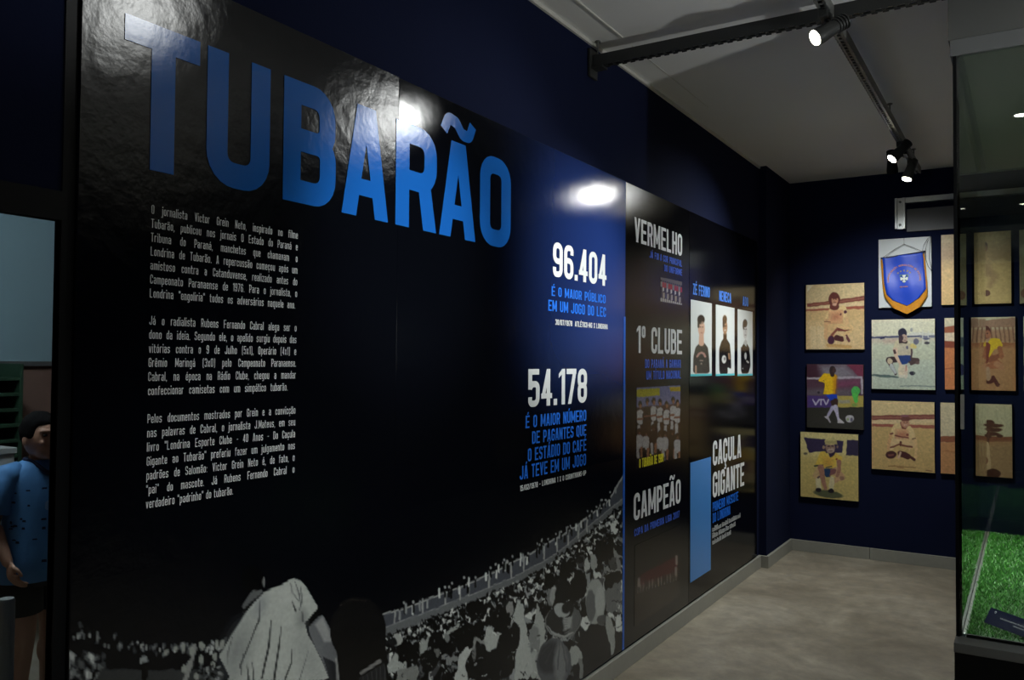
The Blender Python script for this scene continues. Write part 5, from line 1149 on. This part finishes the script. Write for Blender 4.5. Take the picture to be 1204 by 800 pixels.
def shield(L, Rr, th, dy, n=36, k=14):
    """lofted cloth between a left and a right outline (top to tip)"""
    def samp(P, u):
        d = [0]
        for a, b in zip(P, P[1:]): d.append(d[-1] + math.dist(a, b))
        s = u * d[-1]
        for i in range(len(P) - 1):
            if s <= d[i + 1] + 1e-9:
                f = (s - d[i]) / max(1e-9, d[i + 1] - d[i]); return (P[i][0] + (P[i + 1][0] - P[i][0]) * f, P[i][1] + (P[i + 1][1] - P[i][1]) * f)
        return P[-1]
    bm = bmesh.new(); G = {}
    for i in range(n + 1):
        a, b = samp(L, i / n), samp(Rr, i / n)
        for j in range(k + 1):
            q = pz(a[0] + (b[0] - a[0]) * j / k, a[1] + (b[1] - a[1]) * j / k)
            w_ = wav(q.x, q.z)
            for s in (0, 1): G[i, j, s] = bm.verts.new((q.x, q.y + dy + w_ + s * th, q.z))
    for s in (0, 1):
        for i in range(n):
            for j in range(k): bm.faces.new((G[i, j, s], G[i, j + 1, s], G[i + 1, j + 1, s], G[i + 1, j, s]))
    for i in range(n):
        for j in (0, k): bm.faces.new((G[i, j, 0], G[i + 1, j, 0], G[i + 1, j, 1], G[i, j, 1]))
    for j in range(k):
        for i in (0, n): bm.faces.new((G[i, j, 0], G[i, j + 1, 0], G[i, j + 1, 1], G[i, j, 1]))
    bmesh.ops.remove_doubles(bm, verts=bm.verts, dist=1e-6)
    return bm
obj('fabric', shield([(88, 415), (92, 470), (97, 560), (112, 632), (150, 668), (232, 698)], [(325, 384), (333, 470), (340, 540), (345, 600), (300, 655), (232, 698)], .002, 0.0), M['pen_blue'], pe, smooth=True)
fr = shield([(78, 428), (82, 500), (90, 590), (100, 650), (150, 712), (232, 748)], [(334, 392), (342, 470), (350, 560), (352, 640), (310, 705), (232, 748)], .003, .004)
obj('fringe', fr, M['gold'], pe, smooth=True)
bm = bmesh.new(); tube(bm, [pz(82, 420), pz(330, 380)], .0045); lathe(bm, pz(84, 419.7) - Vector((.008, 0, 0)), (1, 0, 0.1), [(0, .003), (.004, .007), (.010, .007), (.014, .003)], 10); lathe(bm, pz(324, 381), (1, 0, 0.1), [(0, .003), (.004, .008), (.012, .008), (.018, .003)], 10)
obj('rod', bm, mat('dark rod', (40, 40, 60), .5), pe)
bm = bmesh.new(); tube(bm, [pz(90, 416), pz(150, 372, .004), pz(213, 335, .008), pz(214, 300, .008)], .0016); tube(bm, [pz(213, 335, .008), pz(270, 356, .004), pz(322, 380)], .0016)
obj('cord', bm, M['cord'], pe)
bm = bmesh.new(); tube(bm, [pz(322, 380), pz(330, 340, .004), pz(352, 305, .006), pz(372, 288, .008), pz(352, 320, .006), pz(340, 370, .004), pz(343, 425, .004), pz(355, 465, .005), pz(378, 494, .006)], .0018); tube(bm, [pz(372, 288, .008), pz(366, 340, .006), pz(362, 420, .006), pz(378, 494, .006)], .0014)
obj('loose_cord', bm, M['cordb'], pe)
# embroidered ring of letters, stars and crest
cx, cz = pz(215, 545).x, pz(215, 545).z
def emb(v): return Vector((v[0], YP - .0012 + wav(v[0], v[1]), v[1]))
def arc_place(R):
    return lambda a, z: emb((cx + (R + z) * math.sin(a), cz + (R + z) * math.cos(a)))
bm = bmesh.new()
lay_text(bm, 'CONFEDERAÇÃO BRASILEIRA DE FUTEBOL', arc_place(.104), -1.72, 1.72, 0, .0125, w=.5, t=.17, sp=.1, out=Vector((0, -1, 0)))
obj('ring_lettering', bm, M['orange_ink'], pe)
def star(bm, c, r, rot=0):
    vs = [bm.verts.new(emb((c[0] + (r if k % 2 == 0 else r * .42) * math.sin(rot + k * math.pi / 5), c[1] + (r if k % 2 == 0 else r * .42) * math.cos(rot + k * math.pi / 5)))) for k in range(10)]
    bm.faces.new(vs)
bm = bmesh.new()
for k in range(5):
    a = (k - 2) * .36; star(bm, (cx + .063 * math.sin(a), cz + .005 + .063 * math.cos(a)), .0088, a)
obj('star_row', bm, mat('star thread', (176, 156, 60), .6), pe)
def flat(name, pts, c, parent, dy):
    bm = bmesh.new(); bm.faces.new([bm.verts.new(emb(q) + Vector((0, dy, 0))) for q in pts]); return obj(name, bm, mat(name + ' thread', c, .6), parent)
def shp(s): return [(cx + x * s, cz + z * s + .008) for x, z in ((-.95, .78), (-.5, .95), (0, .85), (.5, .95), (.95, .78), (.8, .1), (.55, -.45), (0, -1.05), (-.55, -.45), (-.8, .1))]
cr = flat('crest', shp(.033), (96, 140, 60), pe, -.0004)
flat('crest_field', shp(.028), (24, 64, 150), cr, -.0008)
bm = bmesh.new()
for x0, z0, x1, z1 in ((-.006, -.020, .006, .023), (-.020, -.006, .020, .008)):
    bm.faces.new([bm.verts.new(emb((cx + x, cz + .006 + z)) + Vector((0, -.0012, 0))) for x, z in ((x0, z0), (x1, z0), (x1, z1), (x0, z1))])
for sx, sz, ex, ez in ((0, .023, .011, .006), (0, -.020, .011, .006), (.020, .001, .006, .011), (-.020, .001, .006, .011)):
    bm.faces.new([bm.verts.new(emb((cx + sx + x, cz + .006 + sz + z)) + Vector((0, -.0013, 0))) for x, z in ((-ex, -ez), (ex, -ez), (ex, ez), (-ex, ez))])
obj('crest_cross', bm, mat('white thread', (214, 220, 210), .6), cr)
bm = bmesh.new(); lay_text(bm, 'BRASIL', lambda a, z: emb((a, z)) + Vector((0, -.0012, 0)), cx - .03, cx + .03, cz - .058, .009, w=.5, t=.17, out=Vector((0, -1, 0)))
obj('crest_lettering', bm, M['orange_ink'], cr)

# metal bracket frame above the pennant
def bq(px, py): v = on_y(px, py, YB - .05); return v[0], v[2]
x0, z1 = bq(1052, 233.5); x1, _ = bq(1064.5, 250); _, z0 = bq(1055, 269.5); _, z1b = bq(1060, 239.5)
mf = thing('bracket_frame', 'bare metal channel bracket on the end wall above the pennant', 'bracket', (x0, YB, z0))
obj('upright', boxes((x0, YB - .06, z0, x0 + .018, YB - .0005, z1, .002), (x0 + .018, YB - .045, z0, x1 - .018, YB - .0005, z1, .001), (x1 - .018, YB - .06, z0, x1, YB - .0005, z1, .002)), M['alu'], mf)
obj('cross_bar', boxes((x1, YB - .06, z1b, 2.0, YB - .0005, z1 - .002, .002), (x1, YB - .066, z1b, 2.0, YB - .06, z1b + .008)), M['alu'], mf)
q0 = bq(1065, 247); q1 = bq(1118, 268.5)
obj('back_plate', boxes((x1 + .004, YB - .02, q1[1], 1.25, YB - .0005, q0[1] + .01, .002)), mat('grey plate', (92, 94, 98), .5, var=.1), mf)
for zz in (z0 + .03, z1 - .03):
    bm = bmesh.new(); lathe(bm, ((x0 + x1) / 2, YB - .045, zz), (0, -1, 0), [(0, .010), (.006, .010), (.009, .006)], 6); obj('bolt', bm, M['steel'], mf)

# ------------------------------------------------------------------ glass showcase with artificial turf
HB = 0.5; CX0, CX1, CY0, CY1, CT = 1.475, 3.05, 3.488, 5.704, 2.657
sc = thing('showcase', 'tall glass showcase on a black plinth at the right edge', 'showcase', (CX0, CY0, 0))
obj('plinth', boxes((CX0 - .012, CY0 - .088, 0, CX1 + .01, CY1 + .02, HB - .034, .002)), M['black'], sc)
M['ledge'] = mat('grey ledge', (104, 106, 104), .5, spec=.3, var=.08, vscale=20)
obj('ledge', boxes((CX0 - .014, CY0 - .090, HB - .034, CX1 + .012, CY1 + .022, HB, .002)), M['ledge'], sc)
g = lambda *a: obj('glass_pane', boxes(a), M['glass'], sc)
g(CX0, CY0, HB, CX1, CY0 + .008, CT); g(CX0, CY0 + .009, HB, CX0 + .008, CY1 - .009, CT); g(CX0, CY1 - .008, HB, CX1, CY1, CT); g(CX1 - .008, CY0 + .009, HB, CX1, CY1 - .009, CT)
obj('corner_post', boxes((CX0 - .012, CY0 - .004, HB, CX0, CY0 + .012, CT, .001)), M['black'], sc)
obj('corner_post', boxes((CX0 - .006, CY1 - .006, HB, CX0, CY1 + .006, CT, .001)), M['dkmetal'], sc)
obj('bottom_channel', boxes((CX0 + .009, CY0 + .01, HB, CX0 + .019, CY1 - .01, HB + .012, .001)), M['alu'], sc)
obj('bottom_channel', boxes((CX0 + .02, CY0 + .0085, HB, CX1 - .02, CY0 + .0185, HB + .010, .001)), M['black'], sc)
obj('header_frame', boxes((CX0 - .020, CY0 - .012, CT, CX1 + .02, CY0 + .02, CT + .059, .001), (CX0 - .020, CY0 + .02, CT, CX0 + .02, CY1 + .02, CT + .059, .001), (CX0 + .02, CY1 - .02, CT, CX1 + .02, CY1 + .02, CT + .059, .001)), M['hdr'], sc)
obj('top_board', boxes((CX0 + .02, CY0 + .02, CT + .004, CX1 + .02, CY1 - .02, CT + .05)), mat('grey lid', (120, 124, 116), .6, var=.05), sc)
hx, hz0 = on_y(1129.2, 505, CY0 - .01)[0], on_y(1130, 505, CY0 - .01)[2]; hz1 = on_y(1130, 464, CY0 - .01)[2]
obj('pull_handle', boxes((hx, CY0 - .012, hz0, hx + .013, CY0 - .0005, hz1, .002)), M['trimw'], sc)
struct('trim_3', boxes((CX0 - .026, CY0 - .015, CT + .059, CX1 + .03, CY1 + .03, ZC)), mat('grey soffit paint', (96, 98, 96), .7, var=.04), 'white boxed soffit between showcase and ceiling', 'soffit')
# downlight in the showcase lid
sl = on_z(1200, 135, CT)
for nm, lx, ly in (('round downlight in the showcase lid at the right edge', float(sl[0]), float(sl[1])), ('round downlight in the showcase lid, out of frame', 2.6, 4.5)):
    t = thing('downlight', nm, 'lamp', (lx, ly, CT), 'showcase downlights')
    bm = bmesh.new(); lathe(bm, (lx, ly, CT + .003), (0, 0, -1), [(0, .036), (.006, .034), (.006, .026), (.002, .024)], 24); obj('ring', bm, M['alu'], t)
    bm = bmesh.new(); lathe(bm, (lx, ly, CT + .002), (0, 0, -1), [(0, .024), (.005, .022), (.006, .010)], 20); obj('lens', bm, M['lens'], t)
    L = bpy.data.lights.new('lamp_light', 'SPOT'); L.energy = LAMPS['case'][2]; L.spot_size = math.radians(LAMPS['case'][3]); L.spot_blend = 1; L.shadow_soft_size = .03; L.color = (.95, 1, .92)
    lo = bpy.data.objects.new('lamp_light', L); COL.objects.link(lo); lo.parent = t; lo.location = (0, 0, -.012)
# turf: base mat and blades in one piece
def turf():
    r = np.random.default_rng(5)
    n = 42000
    x0, x1, y0, y1 = CX0 + .024, CX1 - .03, CY0 + .024, CY1 - .02
    # denser where it is seen
    u = r.random(n) ** 1.7
    bx = x0 + u * (x1 - x0); by = y0 + r.random(n) * (y1 - y0)
    a = r.random(n) * 2 * np.pi; h = r.uniform(.008, .019, n); wd = r.uniform(.0012, .0022, n); ln = r.uniform(.2, 1.1, n) * h; la = r.random(n) * 2 * np.pi
    zb = HB + .0035
    V = np.zeros((n, 3, 3), np.float32)
    V[:, 0] = np.stack([bx - wd * np.cos(a), by - wd * np.sin(a), np.full(n, zb)], 1)
    V[:, 1] = np.stack([bx + wd * np.cos(a), by + wd * np.sin(a), np.full(n, zb)], 1)
    V[:, 2] = np.stack([bx + ln * np.cos(la), by + ln * np.sin(la), zb + h], 1)
    V = V.reshape(-1, 3)
    base = np.array([[x0, y0, HB + .001], [x1, y0, HB + .001], [x1, y1, HB + .001], [x0, y1, HB + .001], [x0, y0, HB + .004], [x1, y0, HB + .004], [x1, y1, HB + .004], [x0, y1, HB + .004]], np.float32)
    k = len(V)
    faces = [tuple(range(3 * i, 3 * i + 3)) for i in range(n)] + [(k, k + 3, k + 2, k + 1), (k + 4, k + 5, k + 6, k + 7), (k, k + 1, k + 5, k + 4), (k + 1, k + 2, k + 6, k + 5), (k + 2, k + 3, k + 7, k + 6), (k + 3, k, k + 4, k + 7)]
    me = bpy.data.meshes.new('artificial_turf'); me.from_pydata(np.vstack([V, base]).tolist(), [], faces)
    at = me.color_attributes.new('ink', 'FLOAT_COLOR', 'POINT')
    c = np.ones((len(me.vertices), 4), np.float32)
    pal = np.array([[44, 104, 30], [58, 124, 38], [36, 88, 28], [74, 136, 50], [90, 150, 66]]) 
    pick = r.choice(5, n, p=[.3, .28, .24, .13, .05])
    cc = lin(pal[pick]); c[:k, :3] = np.repeat(cc, 3, 0); c[k:, :3] = lin((24, 60, 20))
    at.data.foreach_set('color', c.ravel())
    me.materials.append(print_mat('turf fibre', .45))
    o = link('artificial_turf', me); tag(o, 'bright green artificial turf covering the showcase floor', 'grass', kind='stuff')
turf()
# plaque leaning on the turf
P0 = Vector(on_z(1157, 732, HB + .016)); P1 = Vector(on_z(1204, 749.5, HB + .016))
e1 = (P1 - P0).normalized(); nn = Vector((e1.y, -e1.x, 0)); 
if nn.y > 0: nn = -nn
q = Vector(ray(1165, 714.5)); Cc = Vector(CAM); tt_ = (P0 - Cc).dot(e1) / q.dot(e1); PT = Cc + q * tt_; up = PT - P0
pq = thing('plaque', 'dark navy plaque with a white crest and lettering on the turf', 'plaque', tuple(P0))
LN = .36; th = up.cross(e1).normalized() * .006
if th.dot(nn) > 0: th = -th
bm = bmesh.new()
vs = [bm.verts.new(v) for v in (P0, P0 + e1 * LN, P0 + e1 * LN + up, P0 + up)] ; ws = [bm.verts.new(v.co + th) for v in vs]
bm.faces.new(vs); bm.faces.new(ws[::-1])
for i in range(4): bm.faces.new((vs[i], vs[(i + 1) % 4], ws[(i + 1) % 4], ws[i]))
M['plaq'] = mat('navy plaque', (14, 22, 58), .35, var=.1)
obj('plate', bm, M['plaq'], pq)
eu = up.normalized(); H = up.length
pl = lambda a, z: P0 + e1 * a + eu * z - th.normalized() * .0006
bm = bmesh.new(); tiny_lines(bm, pl, LN * .16, LN * .84, H * .52, H * .085, 21); tiny_lines(bm, pl, LN * .33, LN * .62, H * .34, H * .085, 22)
obj('lettering', bm, M['grey_ink'], pq)
bm = bmesh.new(); s_ = H * .07; cpx, cpz = LN * .08, H * .80
bm.faces.new([bm.verts.new(pl(cpx + x * s_, cpz + z * s_)) for x, z in ((-1, .9), (0, 1.15), (1, .9), (.85, -.2), (0, -1.2), (-.85, -.2))])
ce = obj('crest', bm, M['white_ink'], pq)
bm = bmesh.new(); bm.faces.new([bm.verts.new(pl(cpx + x * s_ * .6, cpz + z * s_ * .6) - th.normalized() * .0004) for x, z in ((-.9, .5), (.9, .5), (.7, -.2), (0, -1), (-.7, -.2))]); obj('crest_field', bm, M['plaq'], ce)
bm = bmesh.new(); b0 = P0 + e1 * LN * .5 + th; box(bm, -.03, -.002, 0, .03, .05, .004); 
for v in bm.verts: v.co = Vector((b0.x, b0.y, HB + .012)) + e1 * v.co.x + Vector((e1.y, -e1.x, 0)) * (v.co.y if Vector((e1.y, -e1.x, 0)).dot(nn) < 0 else -v.co.y) + Vector((0, 0, v.co.z))
obj('foot', bm, M['black'], pq)

# ------------------------------------------------------------------ behind the glazed opening: screen, shelf, box, added lamp, post, person
XA = -3.4
z0, z1 = on_x(30, 425, XA)[2], 2.62
sr = thing('wall_screen', 'pale teal screen panel filling the upper view behind the glass', 'screen', (XA, 1.6, z0))
M['teal'] = mat('teal screen cloth', (138, 164, 172), .7, var=.05, vscale=2)
obj('screen_cloth', boxes((XA + .001, 1.75, z0, XA + .012, 3.35, z1)), M['teal'], sr)
obj('bottom_bar', boxes((XA + .001, 1.75, z0 - .03, XA + .03, 3.35, z0, .004)), M['steel'], sr)
xs = -3.02; ya, yb = on_x(-6, 480, xs)[1], on_x(27, 480, xs)[1]; zt2, zb2 = on_x(15, 428, xs)[2], .05
sh = thing('shelving_unit', 'dark green slatted shelving behind the person, beyond the glass', 'shelf', (xs, ya, 0))
M['dgreen'] = mat('dark green lacquer', (40, 66, 48), .5, var=.2, vscale=12)
obj('back', boxes((xs - .30, ya - .4, zb2, xs - .29, yb, zt2)), M['dgreen'], sh)
for k in range(16): obj('shelf', boxes((xs - .29, ya - .4, .10 + k * (zt2 - .15) / 15.5, xs, yb - .02, .118 + k * (zt2 - .15) / 15.5, .002)), M['dgreen'], sh)
for y in (ya - .4, yb - .02): obj('side_panel', boxes((xs - .29, y, 0, xs, y + .02, zt2, .002)), M['dgreen'], sh)
xb = -2.62; yb0, yb1 = on_x(-8, 540, xb)[1], on_x(17, 540, xb)[1]; zt3 = on_x(8, 527, xb)[2]
cb = thing('pedestal', 'pale grey pedestal behind the person, beyond the glass', 'pedestal', (xb, yb0, 0))
M['pgrey'] = mat('pale grey laminate', (176, 178, 174), .6, var=.05)
obj('body', boxes((xb - .3, yb0 - .2, 0, xb, yb1, zt3 - .03, .003)), M['pgrey'], cb); obj('top', boxes((xb - .31, yb0 - .21, zt3 - .03, xb + .01, yb1 + .008, zt3, .003)), M['pgrey'], cb)
al = thing('annex_fill_lamp', 'added round ceiling lamp lighting the space behind the glass, out of frame', 'lamp', (-2.0, 1.5, 2.7))  # light source added for the annex, none is visible there
bm = bmesh.new(); lathe(bm, (-2.0, 1.5, 2.7), (0, 0, -1), [(0, .13), (.02, .13), (.03, .12)], 28); obj('base', bm, M['trimw'], al)
bm = bmesh.new(); lathe(bm, (-2.0, 1.5, 2.67), (0, 0, -1), [(0, .115), (.02, .105), (.035, .07), (.042, .02)], 28); obj('diffuser', bm, emit_mat('lamp diffuser', (230, 240, 255), 1.2), al, smooth=True)
L = bpy.data.lights.new('lamp_light', 'POINT'); L.energy = ANNEX_W; L.shadow_soft_size = .1; L.color = (.85, .93, 1)
lo = bpy.data.objects.new('lamp_light', L); COL.objects.link(lo); lo.parent = al; lo.location = (0, 0, -.13)
pp0 = on_x(7.5, 704, -.42)
po = thing('barrier_post', 'round pale barrier post just behind the glass', 'post', (float(pp0[0]), float(pp0[1]), 0))
pxy = (float(pp0[0]), float(pp0[1]))
bm = bmesh.new(); lathe(bm, (*pxy, 0.012), (0, 0, 1), [(0, .019), (.1, .0195), (float(pp0[2]) - .018, .0195), (float(pp0[2]) - .012, .017)], 24); obj('tube', bm, M['pgrey'], po)
bm = bmesh.new(); lathe(bm, (*pxy, 0), (0, 0, 1), [(0, .12), (.008, .12), (.014, .10), (.02, .03)], 28); obj('foot_plate', bm, M['pgrey'], po)
# the person: one continuous body, clothing and hair as parts
def person():
    base = on_x(45, 560, -1.93)
    px, py = float(base[0]), float(base[1])
    t = thing('person', 'person in a blue jersey and dark shorts standing behind the glass', 'person', (px, py, 0))
    ang = math.radians(-88)          # faces towards the opening and to the right
    R = Matrix.Rotation(ang, 4, 'Z')
    K = 1.29 / 1.36                 # scale to the height seen in the photograph
    def blob(bm, c, r, seg=24):
        b2 = bmesh.new(); bmesh.ops.create_uvsphere(b2, u_segments=seg, v_segments=seg // 2, radius=1)
        for v in b2.verts: v.co = Vector((c[0] + v.co.x * r[0], c[1] + v.co.y * r[1], c[2] + v.co.z * r[2]))
        me = bpy.data.meshes.new('tmp'); b2.to_mesh(me); b2.free(); bm.from_mesh(me); bpy.data.meshes.remove(me)
    def limb(bm, pts, rr):
        # fine tapered chain of rings, closed by spheres at the joints
        P = []; Q = []
        for i in range(len(pts) - 1):
            for k in range(5):
                f = k / 5; P.append(Vector(pts[i]).lerp(Vector(pts[i + 1]), f)); Q.append(rr[i] + (rr[i + 1] - rr[i]) * f)
        P.append(Vector(pts[-1])); Q.append(rr[-1]); tube(bm, P, Q, 16)
        for p, r in zip(pts, rr): blob(bm, p, (r, r, r), 12)
    def fin(bm):
        for v in bm.verts: v.co = (R @ (v.co * K)) + Vector((px, py, 0))
        return bm
    # body frame: +y is where the person looks, x to the person's right is +x
    bm = bmesh.new()
    blob(bm, (0, 0.0, .70), (.125, .088, .10)); blob(bm, (0, .005, .84), (.112, .078, .14)); blob(bm, (0, 0, 1.00), (.128, .082, .12)); limb(bm, [(-.12, -.005, 1.055), (.12, -.005, 1.055)], [.05, .05])
    limb(bm, [(0, -.005, 1.05), (0, .012, 1.15)], [.052, .044])
    hc = Vector((.012, .035, 1.225))
    blob(bm, hc, (.070, .086, .098)); blob(bm, hc + Vector((0, .030, -.045)), (.050, .055, .056)); blob(bm, hc + Vector((0, .088, -.012)), (.012, .016, .020)); limb(bm, [hc + Vector((0, .078, .020)), hc + Vector((0, .092, -.010))], [.008, .012])
    for s in (-1, 1):
        blob(bm, hc + Vector((s * .070, -.004, -.012)), (.009, .018, .028), 12); blob(bm, hc + Vector((s * .030, .068, -.022)), (.018, .014, .014), 12)
        limb(bm, [hc + Vector((s * .012, .084, .030)), hc + Vector((s * .042, .070, .030))], [.007, .006])
    blob(bm, hc + Vector((0, .080, -.052)), (.020, .010, .006), 12); blob(bm, hc + Vector((0, .076, -.062)), (.018, .010, .007), 12); blob(bm, hc + Vector((0, .066, -.086)), (.018, .016, .014), 12)
    arms = {1: [(.155, -.005, 1.05), (.195, -.005, .87), (.175, .085, .70)], -1: [(-.155, -.005, 1.05), (-.19, -.02, .87), (-.185, .04, .69)]}
    for s, a in arms.items():
        limb(bm, a, [.046, .034, .022])
        w_ = Vector(a[2]); d = (w_ - Vector(a[1])).normalized(); side = Vector((0, 1, 0)) - d * d.y; side.normalize(); pal = w_ + d * .045
        blob(bm, pal, (.014, .030, .042), 14)
        inw = Vector((-s, 0, 0))
        for k, ln in enumerate((.050, .058, .054, .042)):
            b = pal + d * .026 + side * (.021 - k * .014); limb(bm, [b, b + d * ln * .45 + inw * .006, b + d * ln * .75 + inw * .020, b + d * ln * .85 + inw * .036], [.0080, .0076, .0070, .0062])
        b = pal - d * .012 + side * .026; limb(bm, [b, b + side * .016 + d * .022 + inw * .006, b + side * .014 + d * .048 + inw * .014], [.0098, .0088, .0072])
    for s in (-1, 1):
        y = .03 if s > 0 else -.02
        limb(bm, [(s * .068, 0, .66), (s * .078, y + .015, .36), (s * .082, y - .012, .07)], [.078, .050, .032]); blob(bm, (s * .080, y - .01, .24), (.046, .050, .075))
        limb(bm, [(s * .082, y - .025, .035), (s * .088, y + .09, .022), (s * .090, y + .135, .018)], [.034, .030, .020])
    fin(bm)
    me = bpy.data.meshes.new('body'); bm.to_mesh(me); bm.free(); me.transform(Matrix.Translation((-px, -py, 0)))
    M['skin'] = mat('skin', (176, 132, 108), .5, var=.05); me.materials.append(M['skin'])
    o = link('body', me, t)
    md = o.modifiers.new('remesh', 'REMESH'); md.mode = 'VOXEL'; md.voxel_size = .0045; md.use_smooth_shade = True
    sm = o.modifiers.new('smooth', 'SMOOTH'); sm.factor = .5; sm.iterations = 3
    # eyes
    M['eye'] = mat('eye', (30, 24, 22), .2)
    for s in (-1, 1):
        bm = bmesh.new(); blob(bm, hc + Vector((s * .028, .079, .012)), (.011, .006, .006), 12); obj('eye', fin(bm), M['eye'], t, smooth=True)
    # hair: cap with a fringe
    bm = bmesh.new(); blob(bm, hc + Vector((0, -.012, .026)), (.080, .088, .090), 32)
    for v in bm.verts:
        q = v.co - hc
        if q.y > .045 and q.z < .058: v.co.y = hc.y + .045 + (q.y - .045) * .15; 
        if q.z < -.03: v.co.z = hc.z - .03 + (q.z + .03) * .3
        n_ = math.sin(q.x * 160) * math.sin(q.z * 140 + q.y * 120) * .003; v.co += q.normalized() * n_
    M['hair'] = mat('dark hair', (14, 12, 12), .85, spec=.1, var=.3, vscale=60, bump=.3, bscale=220); obj('hair', fin(bm), M['hair'], t, smooth=True)
    # jersey: lofted torso with sleeves and dark collar
    M['jersey'] = mat('blue jersey', (84, 140, 196), .75, var=.12, vscale=14, bump=.15, bscale=40)
    M['speck'] = mat('dark jersey marks', (14, 26, 60), .7)
    def ringloft(bm, rings, n=36):
        V = []
        for c, rx, ry in rings: V.append([bm.verts.new((c[0] + rx * math.cos(2 * math.pi * k / n), c[1] + ry * math.sin(2 * math.pi * k / n) + .004 * math.sin(6 * math.pi * k / n) * (1.1 - c[2]), c[2])) for k in range(n)])
        for a, b in zip(V, V[1:]):
            for k in range(n): bm.faces.new((a[k], a[(k + 1) % n], b[(k + 1) % n], b[k]))
    bm = bmesh.new()
    ringloft(bm, [((0, .004, .592), .168, .118), ((0, .004, .60), .172, .122), ((0, .004, .70), .162, .118), ((0, .006, .80), .150, .110), ((0, .004, .92), .152, .104), ((0, 0, 1.02), .158, .096), ((0, -.002, 1.075), .150, .082), ((0, 0, 1.105), .105, .068), ((0, .004, 1.122), .062, .058)])
    for s, a in arms.items():
        A, B = Vector(a[0]), Vector(a[1]); e = A.lerp(B, .80) + Vector((s * .006, 0, 0))
        P = [A + Vector((-s * .07, 0, .015)), A + Vector((-s * .01, 0, .004)), A.lerp(e, .5) + Vector((s * .004, 0, 0)), e, e + (B - A).normalized() * .004]
        tube(bm, P, [.055, .064, .066, .070, .066], 24)
    obj('jersey', fin(bm), M['jersey'], t, smooth=True)
    bm = bmesh.new()
    cr_ = [(.060 * math.cos(2 * math.pi * k / 32), .010 + .058 * math.sin(2 * math.pi * k / 32), 1.124 - (.060 * max(0, math.sin(2 * math.pi * k / 32)) ** 3)) for k in range(33)]
    cr_ = [(x, y + (.032 * max(0, math.sin(2 * math.pi * k / 32)) ** 3), z) for k, (x, y, z) in enumerate(cr_)]
    tube(bm, cr_, .009, 8); jc = obj('collar', fin(bm), M['speck'], t, smooth=True); jc['label'] = 'dark collar'
    def chest(a, z): # wraps over the chest, a across (reads from the person's right as seen mirrored)
        th_ = a / .152; rx, ry = .156 * 1.0, .116
        return Vector((rx * math.sin(th_), .004 + ry * math.cos(th_) + .002, z))
    bm = bmesh.new(); lay_text(bm, 'OY', chest, .035, -.045, .905, .042, w=.6, t=.18, out=Vector((0, 1, 0))); obj('jersey_print', fin(bm), mat('pale jersey print', (150, 176, 210), .6), t)
    bm = bmesh.new(); r = np.random.default_rng(4)
    for k in range(34):
        a, z, w_, h_ = r.uniform(-.12, .20), r.uniform(.64, 1.02), r.uniform(.004, .012), r.uniform(.003, .007)
        if .88 < z < .97 and -.06 < a < .05: continue
        bm.faces.new([bm.verts.new(chest(a + x * w_, z + y * h_)) for x, y in ((-1, -1), (1, -.7), (.8, 1), (-.9, .8))])
    obj('jersey_marks', fin(bm), M['speck'], t)
    # shorts
    M['shorts'] = mat('black shorts', (16, 17, 22), .7, var=.2, vscale=20)
    bm = bmesh.new(); ringloft(bm, [((0, .003, .78), .128, .096), ((0, .003, .70), .140, .104), ((0, .003, .60), .150, .108), ((0, .003, .565), .146, .104)])
    for s in (-1, 1): tube(bm, [(s * .068, .004, .66), (s * .074, .008, .56), (s * .080, .012, .455), (s * .080, .012, .450)], [.080, .090, .096, .090], 24)
    obj('shorts', fin(bm), M['shorts'], t, smooth=True)
    for s in (-1, 1):
        y = .03 if s > 0 else -.02
        bm = bmesh.new(); limb(bm, [(s * .082, y - .030, .040), (s * .088, y + .085, .030), (s * .090, y + .140, .026)], [.042, .038, .026]); box(bm, s * .086 - .042, y - .075, 0, s * .086 + .042, y + .165, .016, .006)
        for v in bm.verts: v.co.z = max(v.co.z, 0)
        obj('shoe', fin(bm), M['speck'], t, smooth=True)
person()
